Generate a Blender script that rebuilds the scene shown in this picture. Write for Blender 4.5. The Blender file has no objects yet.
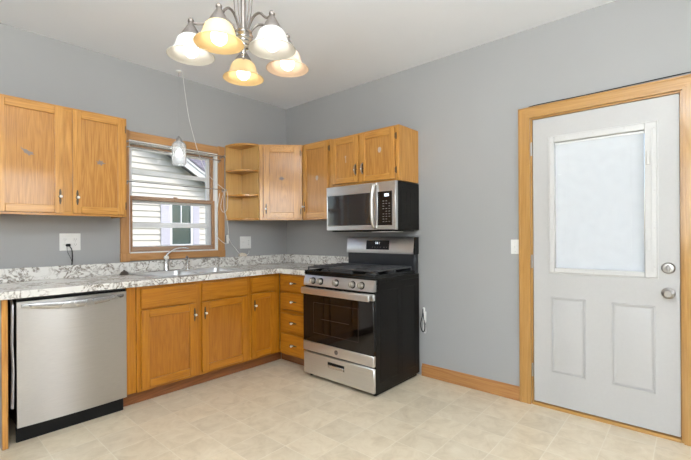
import bpy, bmesh, math, random
from mathutils import Vector, Matrix

random.seed(7)
PI = math.pi
S = bpy.context.scene
COL = S.collection

# ------------------------------------------------------------------ camera
FPX = 394.62
yaw, roll = 0.8485, -0.0058
fw = Vector((math.sin(yaw), math.cos(yaw), 0))
rt = Vector((math.cos(yaw), -math.sin(yaw), 0))
up = Vector((0, 0, 1))
rt, up = rt * math.cos(roll) + up * math.sin(roll), up * math.cos(roll) - rt * math.sin(roll)
cam_data = bpy.data.cameras.new('camera')
cam = bpy.data.objects.new('camera', cam_data)
COL.objects.link(cam)
M = Matrix((rt, up, -fw)).transposed().to_4x4()
M.translation = Vector((-3.0502, -3.616, 1.2387))
cam.matrix_world = M
cam_data.sensor_fit = 'HORIZONTAL'
cam_data.sensor_width = 36.0
cam_data.lens = FPX / 691 * 36.0
cam_data.shift_y = 4.83 / 691
cam_data.clip_start = 0.02
S.camera = cam

# ------------------------------------------------------------------ world, sun, added lamps, exposure
S.view_settings.view_transform = 'Standard'
S.view_settings.look = 'None'
S.view_settings.exposure = 0.33
S.view_settings.gamma = 1.0
S.view_settings.use_curve_mapping = False

w = bpy.data.worlds.new('sky')
S.world = w
w.use_nodes = True
nt = w.node_tree
bg = nt.nodes['Background']
sky = nt.nodes.new('ShaderNodeTexSky')
sky.sky_type = 'NISHITA'
sky.sun_disc = False
sky.sun_elevation = math.radians(48)
sky.sun_rotation = math.radians(150)
sky.air_density = 1.0
sky.dust_density = 2.0
nt.links.new(sky.outputs[0], bg.inputs[0])
bg.inputs[1].default_value = 0.31

sun_d = bpy.data.lights.new('sun', 'SUN')
sun_d.energy = 1.5
sun_d.angle = 0.02
sun_d.color = (1.0, 0.95, 0.87)
sun = bpy.data.objects.new('sun', sun_d)
COL.objects.link(sun)
sun.rotation_euler = Vector((-0.12, -0.62, 1.0)).to_track_quat('Z', 'Y').to_euler()


def area_lamp(name, loc, direction, sx, sy, energy, color):
    d = bpy.data.lights.new(name, 'AREA')
    d.shape = 'RECTANGLE'
    d.size, d.size_y = sx, sy
    d.energy = energy
    d.color = color
    o = bpy.data.objects.new(name, d)
    COL.objects.link(o)
    o.location = loc
    o.rotation_euler = Vector(direction).to_track_quat('-Z', 'Y').to_euler()
    return o


# added fill lamps set in unseen, assumed windows behind the camera
XL, YB, HC = -5.3, -6.4, 2.731
area_lamp('left_window_fill', (XL - 0.03, -4.2, 1.75), (1, 0, 0), 1.6, 1.3, 54, (0.93, 0.975, 1.0))
area_lamp('back_window_fill', (-1.5, YB - 0.03, 2.0), (0, 1, 0), 0.9, 1.1, 20, (0.93, 0.975, 1.0))  # unseen, placed so it glares on the left wall cabinet door
# added lamp standing in for a bounced flash, aimed up at the ceiling
area_lamp('flash_stand_in', (-3.3, -3.95, 2.05), (0.10, 0.24, 1), 0.5, 0.5, 155, (0.89, 0.96, 1.0))

# ------------------------------------------------------------------ materials
def nodes_of(name):
    m = bpy.data.materials.new(name)
    m.use_nodes = True
    return m, m.node_tree, m.node_tree.nodes['Principled BSDF']


def plain(name, col, rough=0.5, metal=0.0, spec=0.5, coat=0.0):
    m, t, b = nodes_of(name)
    n = t.nodes.new('ShaderNodeTexNoise')
    n.inputs['Scale'].default_value = 60
    tc = t.nodes.new('ShaderNodeTexCoord')
    t.links.new(tc.outputs['Object'], n.inputs['Vector'])
    mx = t.nodes.new('ShaderNodeMix'); mx.data_type = 'RGBA'
    mx.inputs['A'].default_value = (*[c * 0.97 for c in col], 1)
    mx.inputs['B'].default_value = (*[min(1, c * 1.03) for c in col], 1)
    t.links.new(n.outputs['Fac'], mx.inputs['Factor'])
    t.links.new(mx.outputs['Result'], b.inputs['Base Color'])
    b.inputs['Roughness'].default_value = rough
    b.inputs['Metallic'].default_value = metal
    b.inputs['Specular IOR Level'].default_value = spec
    b.inputs['Coat Weight'].default_value = coat
    b.inputs['Coat Roughness'].default_value = 0.15
    return m


def paint(name, col, rough, bump=0.04, scale=220):
    m, t, b = nodes_of(name)
    g = t.nodes.new('ShaderNodeNewGeometry')
    n = t.nodes.new('ShaderNodeTexNoise'); n.inputs['Scale'].default_value = 1.6; n.inputs['Detail'].default_value = 4
    t.links.new(g.outputs['Position'], n.inputs['Vector'])
    mx = t.nodes.new('ShaderNodeMix'); mx.data_type = 'RGBA'
    mx.inputs['A'].default_value = (*[c * 0.96 for c in col], 1)
    mx.inputs['B'].default_value = (*[c * 1.04 for c in col], 1)
    t.links.new(n.outputs['Fac'], mx.inputs['Factor'])
    t.links.new(mx.outputs['Result'], b.inputs['Base Color'])
    n2 = t.nodes.new('ShaderNodeTexNoise'); n2.inputs['Scale'].default_value = scale
    t.links.new(g.outputs['Position'], n2.inputs['Vector'])
    bp = t.nodes.new('ShaderNodeBump'); bp.inputs['Strength'].default_value = bump; bp.inputs['Distance'].default_value = 0.002
    t.links.new(n2.outputs['Fac'], bp.inputs['Height'])
    t.links.new(bp.outputs['Normal'], b.inputs['Normal'])
    b.inputs['Roughness'].default_value = rough
    return m


def wood(name, axis, c1, c2, c3, rough=0.28, scale=1.0):
    """oak: long grain along the given world axis"""
    m, t, b = nodes_of(name)
    g = t.nodes.new('ShaderNodeNewGeometry')
    oi = t.nodes.new('ShaderNodeObjectInfo')
    off = t.nodes.new('ShaderNodeVectorMath'); off.operation = 'MULTIPLY_ADD'
    comb = t.nodes.new('ShaderNodeCombineXYZ')
    for k in range(3):
        t.links.new(oi.outputs['Random'], comb.inputs[k])
    off.inputs[1].default_value = (3.1, 5.3, 7.7)
    t.links.new(comb.outputs[0], off.inputs[0])
    t.links.new(g.outputs['Position'], off.inputs[2])
    mp = t.nodes.new('ShaderNodeMapping')
    sc = [8.0, 8.0, 8.0]
    sc['xyz'.index(axis)] = 0.55
    mp.inputs['Scale'].default_value = [s * scale for s in sc]
    t.links.new(off.outputs[0], mp.inputs['Vector'])
    n1 = t.nodes.new('ShaderNodeTexNoise')
    n1.inputs['Scale'].default_value = 1.3; n1.inputs['Detail'].default_value = 5; n1.inputs['Distortion'].default_value = 0.6
    t.links.new(mp.outputs[0], n1.inputs['Vector'])
    # cathedral rings
    mul = t.nodes.new('ShaderNodeMath'); mul.operation = 'MULTIPLY'; mul.inputs[1].default_value = 9.0
    t.links.new(n1.outputs['Fac'], mul.inputs[0])
    fr = t.nodes.new('ShaderNodeMath'); fr.operation = 'PINGPONG'; fr.inputs[1].default_value = 0.5
    t.links.new(mul.outputs[0], fr.inputs[0])
    mp2 = t.nodes.new('ShaderNodeMapping')
    sc2 = [170.0, 170.0, 170.0]
    sc2['xyz'.index(axis)] = 5.0
    mp2.inputs['Scale'].default_value = sc2
    t.links.new(off.outputs[0], mp2.inputs['Vector'])
    n2 = t.nodes.new('ShaderNodeTexNoise'); n2.inputs['Scale'].default_value = 1.0; n2.inputs['Detail'].default_value = 3
    t.links.new(mp2.outputs[0], n2.inputs['Vector'])
    add = t.nodes.new('ShaderNodeMath'); add.operation = 'MULTIPLY_ADD'; add.inputs[1].default_value = 0.55
    t.links.new(fr.outputs[0], add.inputs[0]); 
    m2 = t.nodes.new('ShaderNodeMath'); m2.operation = 'MULTIPLY'; m2.inputs[1].default_value = 0.80
    t.links.new(n2.outputs['Fac'], m2.inputs[0])
    t.links.new(m2.outputs[0], add.inputs[2])
    cr = t.nodes.new('ShaderNodeValToRGB')
    e = cr.color_ramp.elements
    e[0].position = 0.15; e[0].color = (*c1, 1)
    e[1].position = 0.80; e[1].color = (*c3, 1)
    k = cr.color_ramp.elements.new(0.45); k.color = (*c2, 1)
    t.links.new(add.outputs[0], cr.inputs[0])
    t.links.new(cr.outputs[0], b.inputs['Base Color'])
    bp = t.nodes.new('ShaderNodeBump'); bp.inputs['Strength'].default_value = 0.12; bp.inputs['Distance'].default_value = 0.001
    t.links.new(n2.outputs['Fac'], bp.inputs['Height'])
    t.links.new(bp.outputs['Normal'], b.inputs['Normal'])
    b.inputs['Roughness'].default_value = rough
    b.inputs['Specular IOR Level'].default_value = 0.25
    b.inputs['Coat Weight'].default_value = 0.5
    b.inputs['Coat Roughness'].default_value = 0.13
    return m


def steel(name, axis, col=(0.62, 0.60, 0.57), rough=0.30, stretch=160.0, aniso=0.0):
    m, t, b = nodes_of(name)
    g = t.nodes.new('ShaderNodeNewGeometry')
    mp = t.nodes.new('ShaderNodeMapping')
    sc = [stretch * 3] * 3
    sc['xyz'.index(axis)] = 2.0
    mp.inputs['Scale'].default_value = sc
    t.links.new(g.outputs['Position'], mp.inputs['Vector'])
    n = t.nodes.new('ShaderNodeTexNoise'); n.inputs['Scale'].default_value = 1.0; n.inputs['Detail'].default_value = 2
    t.links.new(mp.outputs[0], n.inputs['Vector'])
    n3 = t.nodes.new('ShaderNodeTexNoise'); n3.inputs['Scale'].default_value = 5.0; n3.inputs['Detail'].default_value = 3
    t.links.new(g.outputs['Position'], n3.inputs['Vector'])
    mx = t.nodes.new('ShaderNodeMix'); mx.data_type = 'RGBA'
    mx.inputs['A'].default_value = (*[c * 0.9 for c in col], 1)
    mx.inputs['B'].default_value = (*[min(1, c * 1.1) for c in col], 1)
    t.links.new(n.outputs['Fac'], mx.inputs['Factor'])
    t.links.new(mx.outputs['Result'], b.inputs['Base Color'])
    mr = t.nodes.new('ShaderNodeMapRange')
    mr.inputs['To Min'].default_value = rough - 0.05
    mr.inputs['To Max'].default_value = rough + 0.08
    t.links.new(n3.outputs['Fac'], mr.inputs['Value'])
    t.links.new(mr.outputs['Result'], b.inputs['Roughness'])
    bp = t.nodes.new('ShaderNodeBump'); bp.inputs['Strength'].default_value = 0.08; bp.inputs['Distance'].default_value = 0.0006
    t.links.new(n.outputs['Fac'], bp.inputs['Height'])
    t.links.new(bp.outputs['Normal'], b.inputs['Normal'])
    b.inputs['Metallic'].default_value = 1.0
    if aniso:
        b.inputs['Anisotropic'].default_value = aniso
        b.inputs['Anisotropic Rotation'].default_value = 0.25
        tg = t.nodes.new('ShaderNodeTangent'); tg.direction_type = 'RADIAL'; tg.axis = 'Z'
        t.links.new(tg.outputs[0], b.inputs['Tangent'])
    return m


def glow(name, col, strength):
    m, t, b = nodes_of(name)
    b.inputs['Base Color'].default_value = (*col, 1)
    b.inputs['Emission Color'].default_value = (*col, 1)
    b.inputs['Emission Strength'].default_value = strength
    return m


def clear_glass(name, tint=(1, 1, 1), gloss=0.08, rough=0.0):
    m = bpy.data.materials.new(name); m.use_nodes = True
    t = m.node_tree; t.nodes.clear()
    out = t.nodes.new('ShaderNodeOutputMaterial')
    tr = t.nodes.new('ShaderNodeBsdfTransparent'); tr.inputs[0].default_value = (*tint, 1)
    gl = t.nodes.new('ShaderNodeBsdfGlossy'); gl.inputs['Roughness'].default_value = rough
    fr = t.nodes.new('ShaderNodeFresnel'); fr.inputs[0].default_value = 1.5
    ml = t.nodes.new('ShaderNodeMath'); ml.operation = 'MULTIPLY'; ml.inputs[1].default_value = gloss * 12
    t.links.new(fr.outputs[0], ml.inputs[0])
    mx = t.nodes.new('ShaderNodeMixShader')
    t.links.new(ml.outputs[0], mx.inputs[0]); t.links.new(tr.outputs[0], mx.inputs[1]); t.links.new(gl.outputs[0], mx.inputs[2])
    t.links.new(mx.outputs[0], out.inputs[0])
    return m


def translucent(name, col, trans=0.5, rough=0.35):
    m = bpy.data.materials.new(name); m.use_nodes = True
    t = m.node_tree; b = t.nodes['Principled BSDF']; out = t.nodes['Material Output']
    tc = t.nodes.new('ShaderNodeTexCoord')
    n = t.nodes.new('ShaderNodeTexNoise'); n.inputs['Scale'].default_value = 18; n.inputs['Detail'].default_value = 4
    t.links.new(tc.outputs['Object'], n.inputs['Vector'])
    mxc = t.nodes.new('ShaderNodeMix'); mxc.data_type = 'RGBA'
    mxc.inputs['A'].default_value = (*[c * 0.93 for c in col], 1)
    mxc.inputs['B'].default_value = (*[min(1, c * 1.05) for c in col], 1)
    t.links.new(n.outputs['Fac'], mxc.inputs['Factor'])
    t.links.new(mxc.outputs['Result'], b.inputs['Base Color'])
    b.inputs['Roughness'].default_value = rough
    ts = t.nodes.new('ShaderNodeBsdfTranslucent')
    t.links.new(mxc.outputs['Result'], ts.inputs['Color'])
    mx = t.nodes.new('ShaderNodeMixShader'); mx.inputs[0].default_value = trans
    t.links.new(b.outputs[0], mx.inputs[1]); t.links.new(ts.outputs[0], mx.inputs[2])
    t.links.new(mx.outputs[0], out.inputs[0])
    return m


WALL = paint('grey_wall_paint', (0.352, 0.349, 0.341), 0.7)
CEIL = paint('ceiling_paint', (0.84, 0.86, 0.90), 0.8)
OAK = dict(c1=(0.31, 0.120, 0.020), c2=(0.48, 0.218, 0.044), c3=(0.61, 0.308, 0.074))
OAKV = wood('oak_vertical_grain', 'z', **OAK)
OAKX = wood('oak_grain_along_window_wall', 'x', **OAK)
OAKY = wood('oak_grain_along_range_wall', 'y', **OAK)
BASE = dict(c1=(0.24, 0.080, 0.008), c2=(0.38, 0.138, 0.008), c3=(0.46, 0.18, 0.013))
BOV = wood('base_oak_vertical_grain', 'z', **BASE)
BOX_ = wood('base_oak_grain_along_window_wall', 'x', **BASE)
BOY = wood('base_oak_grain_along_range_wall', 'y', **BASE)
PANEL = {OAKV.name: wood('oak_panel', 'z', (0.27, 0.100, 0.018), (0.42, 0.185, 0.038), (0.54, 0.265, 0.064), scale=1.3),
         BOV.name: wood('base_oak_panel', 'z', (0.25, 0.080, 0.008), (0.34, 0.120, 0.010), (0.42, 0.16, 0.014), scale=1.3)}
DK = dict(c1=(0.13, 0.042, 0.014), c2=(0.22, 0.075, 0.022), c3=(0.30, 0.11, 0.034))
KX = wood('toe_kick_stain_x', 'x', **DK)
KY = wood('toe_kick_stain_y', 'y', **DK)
BBY = wood('baseboard_oak', 'y', (0.25, 0.10, 0.03), (0.38, 0.17, 0.055), (0.46, 0.23, 0.08))
BIRCH = wood('birch_panel', 'z', (0.50, 0.28, 0.085), (0.60, 0.36, 0.12), (0.66, 0.42, 0.16), scale=0.8)
PINE = dict(c1=(0.34, 0.16, 0.042), c2=(0.43, 0.225, 0.065), c3=(0.50, 0.28, 0.09))
PV = wood('door_casing_vertical', 'z', scale=0.8, **PINE)
PY = wood('door_casing_horizontal', 'y', scale=0.8, **PINE)
WT = dict(c1=(0.34, 0.15, 0.05), c2=(0.46, 0.23, 0.085), c3=(0.54, 0.29, 0.12))
WV = wood('window_casing_vertical', 'z', **WT)
WX = wood('window_casing_horizontal', 'x', **WT)
SASHX = wood('aged_sash_wood_x', 'x', (0.25, 0.15, 0.09), (0.35, 0.22, 0.14), (0.42, 0.28, 0.19))
SASHV = wood('aged_sash_wood_z', 'z', (0.25, 0.13, 0.06), (0.38, 0.20, 0.10), (0.44, 0.26, 0.14))
STX = steel('brushed_steel_along_x', 'x', (0.46, 0.45, 0.44), 0.26)
STY = steel('brushed_steel_along_y', 'y', (0.72, 0.72, 0.72), 0.34)
STDW = steel('dishwasher_steel', 'x', (0.52, 0.50, 0.48), 0.30, aniso=0.85)
CHROME = plain('polished_chrome', (0.62, 0.61, 0.60), 0.22, 1.0)
NICKEL = plain('brushed_nickel', (0.42, 0.40, 0.38), 0.32, 1.0)
LAMPMET = plain('lamp_brushed_nickel', (0.24, 0.21, 0.185), 0.52, 1.0)
SINKST = plain('sink_steel', (0.66, 0.66, 0.66), 0.33, 1.0)
BLACK = plain('black_enamel', (0.006, 0.006, 0.006), 0.14, 0.0, 0.4)
BLACKSIDE = plain('black_side_paint', (0.006, 0.005, 0.004), 0.38, 0.0, 0.2)
IRON = plain('cast_iron', (0.05, 0.05, 0.052), 0.35)
GRIDDLE = plain('griddle_plate', (0.10, 0.10, 0.102), 0.40, 0.4)
BLKGLASS = plain('black_oven_glass', (0.006, 0.004, 0.003), 0.04, 0.0, 0.42)
KNOBM = plain('range_knob_metal', (0.42, 0.38, 0.33), 0.42, 0.9)
MWGLASS = plain('dark_door_glass', (0.03, 0.03, 0.032), 0.06, 0.0, 1.0)
STHANDLE = steel('handle_steel', 'z', (0.66, 0.63, 0.58), 0.28)
DIMPRINT = plain('dim_printed_legend', (0.26, 0.23, 0.22), 0.5)
BLKPLAST = plain('black_plastic', (0.006, 0.006, 0.006), 0.4, 0.0, 0.2)
BRONZE = plain('dark_bronze', (0.10, 0.075, 0.05), 0.38, 0.9)
BEAD = plain('pale_ceramic_bead', (0.80, 0.76, 0.70), 0.2)
HINGE = plain('bronze_hinge', (0.16, 0.10, 0.05), 0.4, 0.8)
WHITEP = plain('white_plastic', (0.78, 0.77, 0.74), 0.35)
SLOT = plain('socket_slot', (0.12, 0.11, 0.10), 0.5)
DOORP = plain('door_white_paint', (0.50, 0.49, 0.475), 0.42)
DOORP2 = plain('door_frame_plastic', (0.60, 0.59, 0.57), 0.4)
VINYL = plain('white_vinyl', (0.88, 0.88, 0.87), 0.4)
PANE = clear_glass('window_pane', gloss=0.03)
BLIND = translucent('blind_slat', (0.92, 0.93, 0.93), 0.45)
SHW = translucent('white_alabaster_glass', (0.60, 0.58, 0.53), 0.09)
SHA = translucent('amber_alabaster_glass', (0.88, 0.67, 0.34), 0.24)
SHP = translucent('peach_alabaster_glass', (0.80, 0.62, 0.46), 0.20)
BULB = glow('warm_bulb', (1.0, 0.96, 0.92), 4.4)
BULBP = glow('pendant_bulb', (1.0, 0.97, 0.92), 8.0)
WORN = plain('worn_patch', (0.22, 0.17, 0.14), 0.7)
WORN2 = plain('pale_worn_patch', (0.50, 0.40, 0.32), 0.7)
CREAM = plain('cream_plastic', (0.70, 0.62, 0.50), 0.5)
DIGIT = glow('clock_digits', (0.85, 0.93, 1.0), 0.7)
PRINT = plain('printed_legend', (0.55, 0.52, 0.50), 0.5)
FOIL = plain('silver_tape', (0.45, 0.45, 0.46), 0.4, 0.7)
GREYP = plain('grey_panel_paint', (0.30, 0.29, 0.28), 0.6)
SHUT = plain('lavender_grey_shutter', (0.56, 0.55, 0.62), 0.6)
EXTW = plain('exterior_white_trim', (0.80, 0.80, 0.80), 0.5)
EXTGLASS = plain('exterior_teal_glass', (0.045, 0.085, 0.085), 0.08)


def worktop_material():
    m, t, b = nodes_of('marbled_laminate')
    g = t.nodes.new('ShaderNodeNewGeometry')
    def noise(scale, detail, rough, dist, vec):
        n = t.nodes.new('ShaderNodeTexNoise')
        n.inputs['Scale'].default_value = scale; n.inputs['Detail'].default_value = detail
        n.inputs['Roughness'].default_value = rough; n.inputs['Distortion'].default_value = dist
        t.links.new(vec, n.inputs['Vector'])
        return n
    P = g.outputs['Position']
    big = noise(11, 5, .55, 1.6, P)
    fine = noise(60, 4, .7, .3, P)
    tone = noise(5, 2, .5, .5, P)
    # veins: where the warped noise crosses its middle value
    sb = t.nodes.new('ShaderNodeMath'); sb.operation = 'SUBTRACT'; sb.inputs[1].default_value = .5
    t.links.new(big.outputs['Fac'], sb.inputs[0])
    ab = t.nodes.new('ShaderNodeMath'); ab.operation = 'ABSOLUTE'; t.links.new(sb.outputs[0], ab.inputs[0])
    v1 = t.nodes.new('ShaderNodeMapRange'); v1.inputs['From Min'].default_value = 0; v1.inputs['From Max'].default_value = .085
    v1.inputs['To Min'].default_value = 1; v1.inputs['To Max'].default_value = 0
    t.links.new(ab.outputs[0], v1.inputs['Value'])
    # broken up by the fine and tone noises
    f1 = t.nodes.new('ShaderNodeMapRange'); f1.inputs['From Min'].default_value = .36; f1.inputs['From Max'].default_value = .62
    t.links.new(fine.outputs['Fac'], f1.inputs['Value'])
    f2 = t.nodes.new('ShaderNodeMapRange'); f2.inputs['From Min'].default_value = .32; f2.inputs['From Max'].default_value = .60
    t.links.new(tone.outputs['Fac'], f2.inputs['Value'])
    k1 = t.nodes.new('ShaderNodeMath'); k1.operation = 'MULTIPLY'; t.links.new(v1.outputs[0], k1.inputs[0]); t.links.new(f1.outputs[0], k1.inputs[1])
    k2 = t.nodes.new('ShaderNodeMath'); k2.operation = 'MULTIPLY'; t.links.new(k1.outputs[0], k2.inputs[0]); t.links.new(f2.outputs[0], k2.inputs[1])
    cr = t.nodes.new('ShaderNodeValToRGB'); e = cr.color_ramp.elements
    e[0].position = 0.0; e[0].color = (0.80, 0.775, 0.725, 1)
    e[1].position = 0.75; e[1].color = (0.20, 0.165, 0.135, 1)
    for p_, c_ in ((0.10, (0.70, 0.67, 0.62)), (0.35, (0.40, 0.36, 0.315))):
        k = e.new(p_); k.color = (*c_, 1)
    t.links.new(k2.outputs[0], cr.inputs[0])
    t.links.new(cr.outputs[0], b.inputs['Base Color'])
    b.inputs['Roughness'].default_value = 0.22
    return m


def floor_material():
    m, t, b = nodes_of('vinyl_floor_tile')
    g = t.nodes.new('ShaderNodeNewGeometry')
    sp = t.nodes.new('ShaderNodeSeparateXYZ'); t.links.new(g.outputs['Position'], sp.inputs[0])
    P = 0.2335

    def joint(sock, off):
        a = t.nodes.new('ShaderNodeMath'); a.operation = 'SUBTRACT'; a.inputs[1].default_value = off
        t.links.new(sock, a.inputs[0])
        d = t.nodes.new('ShaderNodeMath'); d.operation = 'DIVIDE'; d.inputs[1].default_value = P
        t.links.new(a.outputs[0], d.inputs[0])
        p = t.nodes.new('ShaderNodeMath'); p.operation = 'PINGPONG'; p.inputs[1].default_value = 0.5
        t.links.new(d.outputs[0], p.inputs[0])
        l = t.nodes.new('ShaderNodeMapRange'); l.inputs['From Min'].default_value = 0.004; l.inputs['From Max'].default_value = 0.016
        l.inputs['To Min'].default_value = 1.0; l.inputs['To Max'].default_value = 0.0
        t.links.new(p.outputs[0], l.inputs['Value'])
        f = t.nodes.new('ShaderNodeMath'); f.operation = 'FLOOR'; t.links.new(d.outputs[0], f.inputs[0])
        return l.outputs['Result'], f.outputs[0]
    jx, fx = joint(sp.outputs['X'], -2.015)
    jy, fy = joint(sp.outputs['Y'], -2.745)
    mxj = t.nodes.new('ShaderNodeMath'); mxj.operation = 'MAXIMUM'
    t.links.new(jx, mxj.inputs[0]); t.links.new(jy, mxj.inputs[1])
    cb = t.nodes.new('ShaderNodeCombineXYZ'); t.links.new(fx, cb.inputs[0]); t.links.new(fy, cb.inputs[1])
    wn = t.nodes.new('ShaderNodeTexWhiteNoise'); t.links.new(cb.outputs[0], wn.inputs['Vector'])
    add = t.nodes.new('ShaderNodeVectorMath'); add.operation = 'MULTIPLY_ADD'; add.inputs[1].default_value = (9, 9, 9)
    t.links.new(wn.outputs['Color'], add.inputs[0]); t.links.new(g.outputs['Position'], add.inputs[2])
    n = t.nodes.new('ShaderNodeTexNoise'); n.inputs['Scale'].default_value = 9; n.inputs['Detail'].default_value = 7; n.inputs['Roughness'].default_value = 0.66
    n.inputs['Distortion'].default_value = 0.8
    t.links.new(add.outputs[0], n.inputs['Vector'])
    cr = t.nodes.new('ShaderNodeValToRGB'); e = cr.color_ramp.elements
    e[0].position = 0.30; e[0].color = (0.60, 0.49, 0.34, 1)
    e[1].position = 0.72; e[1].color = (0.76, 0.66, 0.50, 1)
    k = e.new(0.5); k.color = (0.69, 0.58, 0.42, 1)
    t.links.new(n.outputs['Fac'], cr.inputs[0])
    br = t.nodes.new('ShaderNodeMix'); br.data_type = 'RGBA'; br.blend_type = 'MULTIPLY'
    mr = t.nodes.new('ShaderNodeMapRange'); mr.inputs['To Min'].default_value = 0.95; mr.inputs['To Max'].default_value = 1.05
    t.links.new(wn.outputs['Value'], mr.inputs['Value'])
    br.inputs['Factor'].default_value = 1.0
    t.links.new(cr.outputs[0], br.inputs['A']); t.links.new(mr.outputs['Result'], br.inputs['B'])
    # joints fade in and out
    n2 = t.nodes.new('ShaderNodeTexNoise'); n2.inputs['Scale'].default_value = 3.5
    t.links.new(g.outputs['Position'], n2.inputs['Vector'])
    ms = t.nodes.new('ShaderNodeMath'); ms.operation = 'MULTIPLY'
    t.links.new(mxj.outputs[0], ms.inputs[0]); t.links.new(n2.outputs['Fac'], ms.inputs[1])
    mj = t.nodes.new('ShaderNodeMix'); mj.data_type = 'RGBA'
    mj.inputs['B'].default_value = (0.82, 0.75, 0.61, 1)
    t.links.new(ms.outputs[0], mj.inputs['Factor']); t.links.new(br.outputs['Result'], mj.inputs['A'])
    t.links.new(mj.outputs['Result'], b.inputs['Base Color'])
    b.inputs['Roughness'].default_value = 0.31
    bp = t.nodes.new('ShaderNodeBump'); bp.inputs['Strength'].default_value = 0.15; bp.inputs['Distance'].default_value = 0.001
    t.links.new(n.outputs['Fac'], bp.inputs['Height']); t.links.new(bp.outputs['Normal'], b.inputs['Normal'])
    return m


def siding_material():
    return paint('cream_lap_siding', (0.66, 0.63, 0.56), 0.6, 0.05, 40)


def shingle_material():
    m, t, b = nodes_of('grey_shingles')
    g = t.nodes.new('ShaderNodeNewGeometry')
    br = t.nodes.new('ShaderNodeTexBrick')
    br.inputs['Scale'].default_value = 3.0
    br.inputs['Color1'].default_value = (0.16, 0.15, 0.18, 1)
    br.inputs['Color2'].default_value = (0.24, 0.22, 0.26, 1)
    br.inputs['Mortar'].default_value = (0.08, 0.08, 0.09, 1)
    br.inputs['Mortar Size'].default_value = 0.02
    t.links.new(g.outputs['Position'], br.inputs['Vector'])
    t.links.new(br.outputs[0], b.inputs['Base Color'])
    b.inputs['Roughness'].default_value = 0.9
    return m


WORKTOP = worktop_material()
FLOORM = floor_material()
SIDING = siding_material()
SHING = shingle_material()
GRASS = paint('lawn', (0.10, 0.14, 0.05), 0.9, 0.4, 30)

# ------------------------------------------------------------------ building helpers
ORIG = {}          # world origin of every object, by name


class Frame:
    """maps (a, b, c) = (along, outward from the wall, up) to the world"""
    def __init__(s, o=(0, 0, 0), u=(1, 0, 0), n=(0, 1, 0)):
        s.o, s.u, s.n = Vector(o), Vector(u).normalized(), Vector(n).normalized()

    def __call__(s, a, b, c):
        return s.o + s.u * a + s.n * b + Vector((0, 0, c))


WORLD = Frame()
FA = Frame((0, 0, 0), (1, 0, 0), (0, -1, 0))        # window wall: a = x, b = distance into the room
FB = Frame((0, 0, 0), (0, -1, 0), (-1, 0, 0))       # range wall: a = -y, b = distance into the room


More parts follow.
